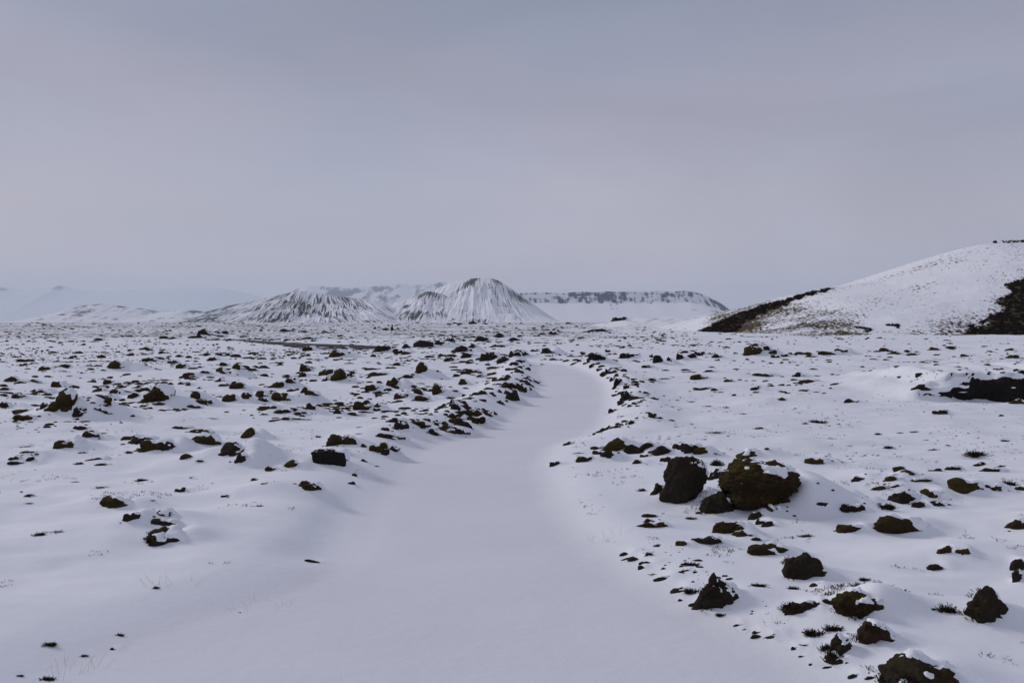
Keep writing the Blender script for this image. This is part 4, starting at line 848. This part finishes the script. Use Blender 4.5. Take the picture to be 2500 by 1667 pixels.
def peak_mask(G, t, X, Z, px, zc):
    b, m = m2(G, t, X, Z, px, zc)
    top = np.exp(-((px - 1212) / 13) ** 2) * (1 - smooth(.0, .12, t)) + np.exp(-((px - 1160 + 170 * t) / 13) ** 2) * (1 - smooth(.05, .40, t)) - .5 * (1 - smooth(0, .2, t)) * np.exp(-((px - 1187) / 9) ** 2) + .8 * np.exp(-((px - 1265) / 20) ** 2 - ((t - .12) / .1) ** 2)
    low = .55 * np.exp(-((px - 1180) / 40) ** 2 - ((t - .92) / .07) ** 2) 
    return b - .12 + .9 * top + 1.2 * low, np.maximum(m * .6, np.clip(top * 1.3, 0, 1))
peak = ridge('mountain', 'steep snow-ribbed peak with dark bare summit', [(985, 790), (1010, 762), (1040, 728), (1070, 703), (1100, 690), (1139, 681), (1165, 679), (1200, 679), (1219, 686), (1246, 703), (1265, 716), (1292, 734), (1319, 755), (1345, 772), (1375, 792)], 4350, 640, 500, 460, 150, M_MTN, peak_mask, conc(1.25), gul(13, 12, 520), xc=1165, fan=.9, lump=10)
def shoulder_mask(G, t, X, Z, px, zc):
    b, m = m3(G, t, X, Z, px, zc)
    return b + .7 * np.exp(-((px - 1040) / 22) ** 2 - ((t - .06) / .08) ** 2) + .55 * np.exp(-((px - 1035) / 26) ** 2 - ((t - .62) / .12) ** 2) + .45 * np.exp(-((px - 945) / 14) ** 2 - ((t - .8) / .2) ** 2), m
m3 = streak(3.8, 120, -.24, 541)
ridge('shoulder', None, [(895, 800), (920, 772), (944, 750), (959, 740), (985, 733), (1009, 726), (1024, 719), (1040, 712), (1055, 711), (1080, 718), (1110, 732), (1150, 756), (1200, 785)], 4180, 520, 420, 320, 120, M_MTN, shoulder_mask, conc(1.2), gul(11, 14, 560), xc=1050, fan=.8, lump=12, parent=peak)
def small_mask(G, t, X, Z, px, zc):
    r = fbm2(X / 60, t * 4, 4, 601) + .5 * fbm2(X / 22, t * 9, 3, 602)
    return .24 + .55 * r + .35 * np.exp(-((px - 235) / 34) ** 2 - ((t - .35) / .25) ** 2) + .28 * (1 - smooth(0, .14, t)), .35 + 0 * t
ridge('mountain', 'low rocky snow hill at the far left of the plain', [(-40, 800), (0, 791), (25, 788), (46, 781), (75, 784), (96, 783), (120, 773), (142, 764), (172, 753), (214, 744), (249, 742), (291, 747), (344, 753), (386, 762), (420, 757), (455, 754), (494, 761), (540, 775), (600, 795)], 4500, 520, 400, 420, 90, M_MTN, small_mask, conc(1.1), gul(10, 34, 620))
def mesa_prof(t): return np.where(t < .10, 1 - 3.6 * t, .64 * (1 - (t - .10) / .90) ** 1.15)
def mesa_mask(G, t, X, Z, px, zc):
    hf = np.clip(Z / np.maximum(zc, 1), 0, 1.2)
    strat = .6 * perlin2(X / 500 + 3, hf * 26, 701) + .8 * perlin2(X / 95, hf * 6, 702) + .8 * perlin2(X / 32, hf * 4, 703) + .5 * perlin2(X / 14, hf * 9, 704)
    cliff = smooth(.56, .68, hf + .08 * perlin2(X / 60, X * 0, 706))
    k1 = np.exp(-((px - 1425) / 26) ** 2) + np.exp(-((px - 1490) / 30) ** 2) + 1.2 * smooth(1728, 1742, px)
    spur = np.exp(-((px - 1492) / 17) ** 2) * smooth(.36, .42, hf) + .7 * np.exp(-((px - 1670) / 16) ** 2) * smooth(.30, .36, hf) * (1 - smooth(.5, .6, hf)) + np.exp(-((px - 1725) / 18) ** 2) * smooth(.22, .3, hf) * (1 - smooth(.42, .52, hf)) + 1.3 * smooth(1742, 1752, px) * smooth(.1, .2, hf)
    return cliff * (.40 + .42 * strat + .20 * k1) + .62 * np.clip(spur, 0, 1.2) * (1 - .6 * cliff) * (.75 + .6 * perlin2(X / 40, hf * 7, 705)), 0 * t
ridge('mountain', 'distant flat-topped mountain with banded cliffs blued by haze', [(1150, 740), (1200, 722), (1268, 715), (1330, 714), (1380, 716), (1400, 713), (1421, 712), (1450, 714), (1480, 711), (1510, 713), (1536, 711), (1570, 713), (1600, 710), (1640, 712), (1673, 709), (1690, 712), (1708, 716), (1738, 729), (1761, 741), (1784, 758), (1800, 764), (1840, 775), (1900, 800)], 9000, 1100, 1500, 620, 150, M_FAR, mesa_mask, mesa_prof, None, base=-10)
def far_mask(G, t, X, Z, px, zc):
    return .30 + .9 * fbm2(X / 420, t * 3.2, 4, 801) + .15 * np.exp(-((t - .3) / .25) ** 2) - .6 * smooth(.65, .9, t), 0 * t
ridge('mountain', 'pale hazy mountain range with bluish rock patches behind the rounded mountain', [(640, 745), (700, 712), (752, 697), (790, 699), (840, 701), (900, 700), (950, 696), (978, 693), (1010, 697), (1043, 694), (1080, 688), (1130, 700), (1220, 745)], 26000, 2600, 4000, 420, 70, M_FAR, far_mask, conc(1.1), None, base=-10)
def ice_mask(G, t, X, Z, px, zc):
    k = np.exp(-((px - 8) / 22) ** 2 - ((t - .05) / .06) ** 2) + 1.1 * np.exp(-((px - 148) / 14) ** 2 - ((t - .06) / .06) ** 2)
    return .06 + .8 * k + .35 * np.exp(-((t - .02) / .02) ** 2) * np.clip(fbm2(X / 500, t * 0, 3, 901) + .3, 0, 1), 0 * t
ridge('ice_cap', 'faint white ice cap almost lost in the haze', [(-500, 690), (-200, 700), (0, 702), (60, 708), (130, 701), (146, 696), (165, 704), (230, 711), (330, 706), (480, 701), (545, 704), (600, 716), (680, 735), (760, 752), (900, 775)], 40500, 5200, 4000, 420, 60, M_FAR, ice_mask, conc(1.0), None, base=-10)

# ------------------------------------------------------------------ the cold air between here and the mountains
hv = bpy.data.materials.new('cold_haze'); hv.use_nodes = True; hn = hv.node_tree; hn.nodes.remove(hn.nodes['Principled BSDF'])
pv = hn.nodes.new('ShaderNodeVolumePrincipled'); pv.inputs['Density'].default_value = 3.2e-5; pv.inputs['Color'].default_value = (0.82, 0.90, 1.0, 1)
hn.links.new(pv.outputs[0], hn.nodes['Material Output'].inputs['Volume'])
B = 48000; z0, z1 = min(float(GZ.min()), -12.0) - 1.0, 1500.0
bv = [(x, y, z) for z in (z0, z1) for y in (-B, B) for x in (-B, B)]
bq = [(0, 2, 3, 1), (4, 5, 7, 6), (0, 1, 5, 4), (2, 6, 7, 3), (0, 4, 6, 2), (1, 3, 7, 5)]
link('haze', mk_mesh('haze', bv, bq, hv, False), kind='stuff', label='thin cold haze over the plain', category='haze')
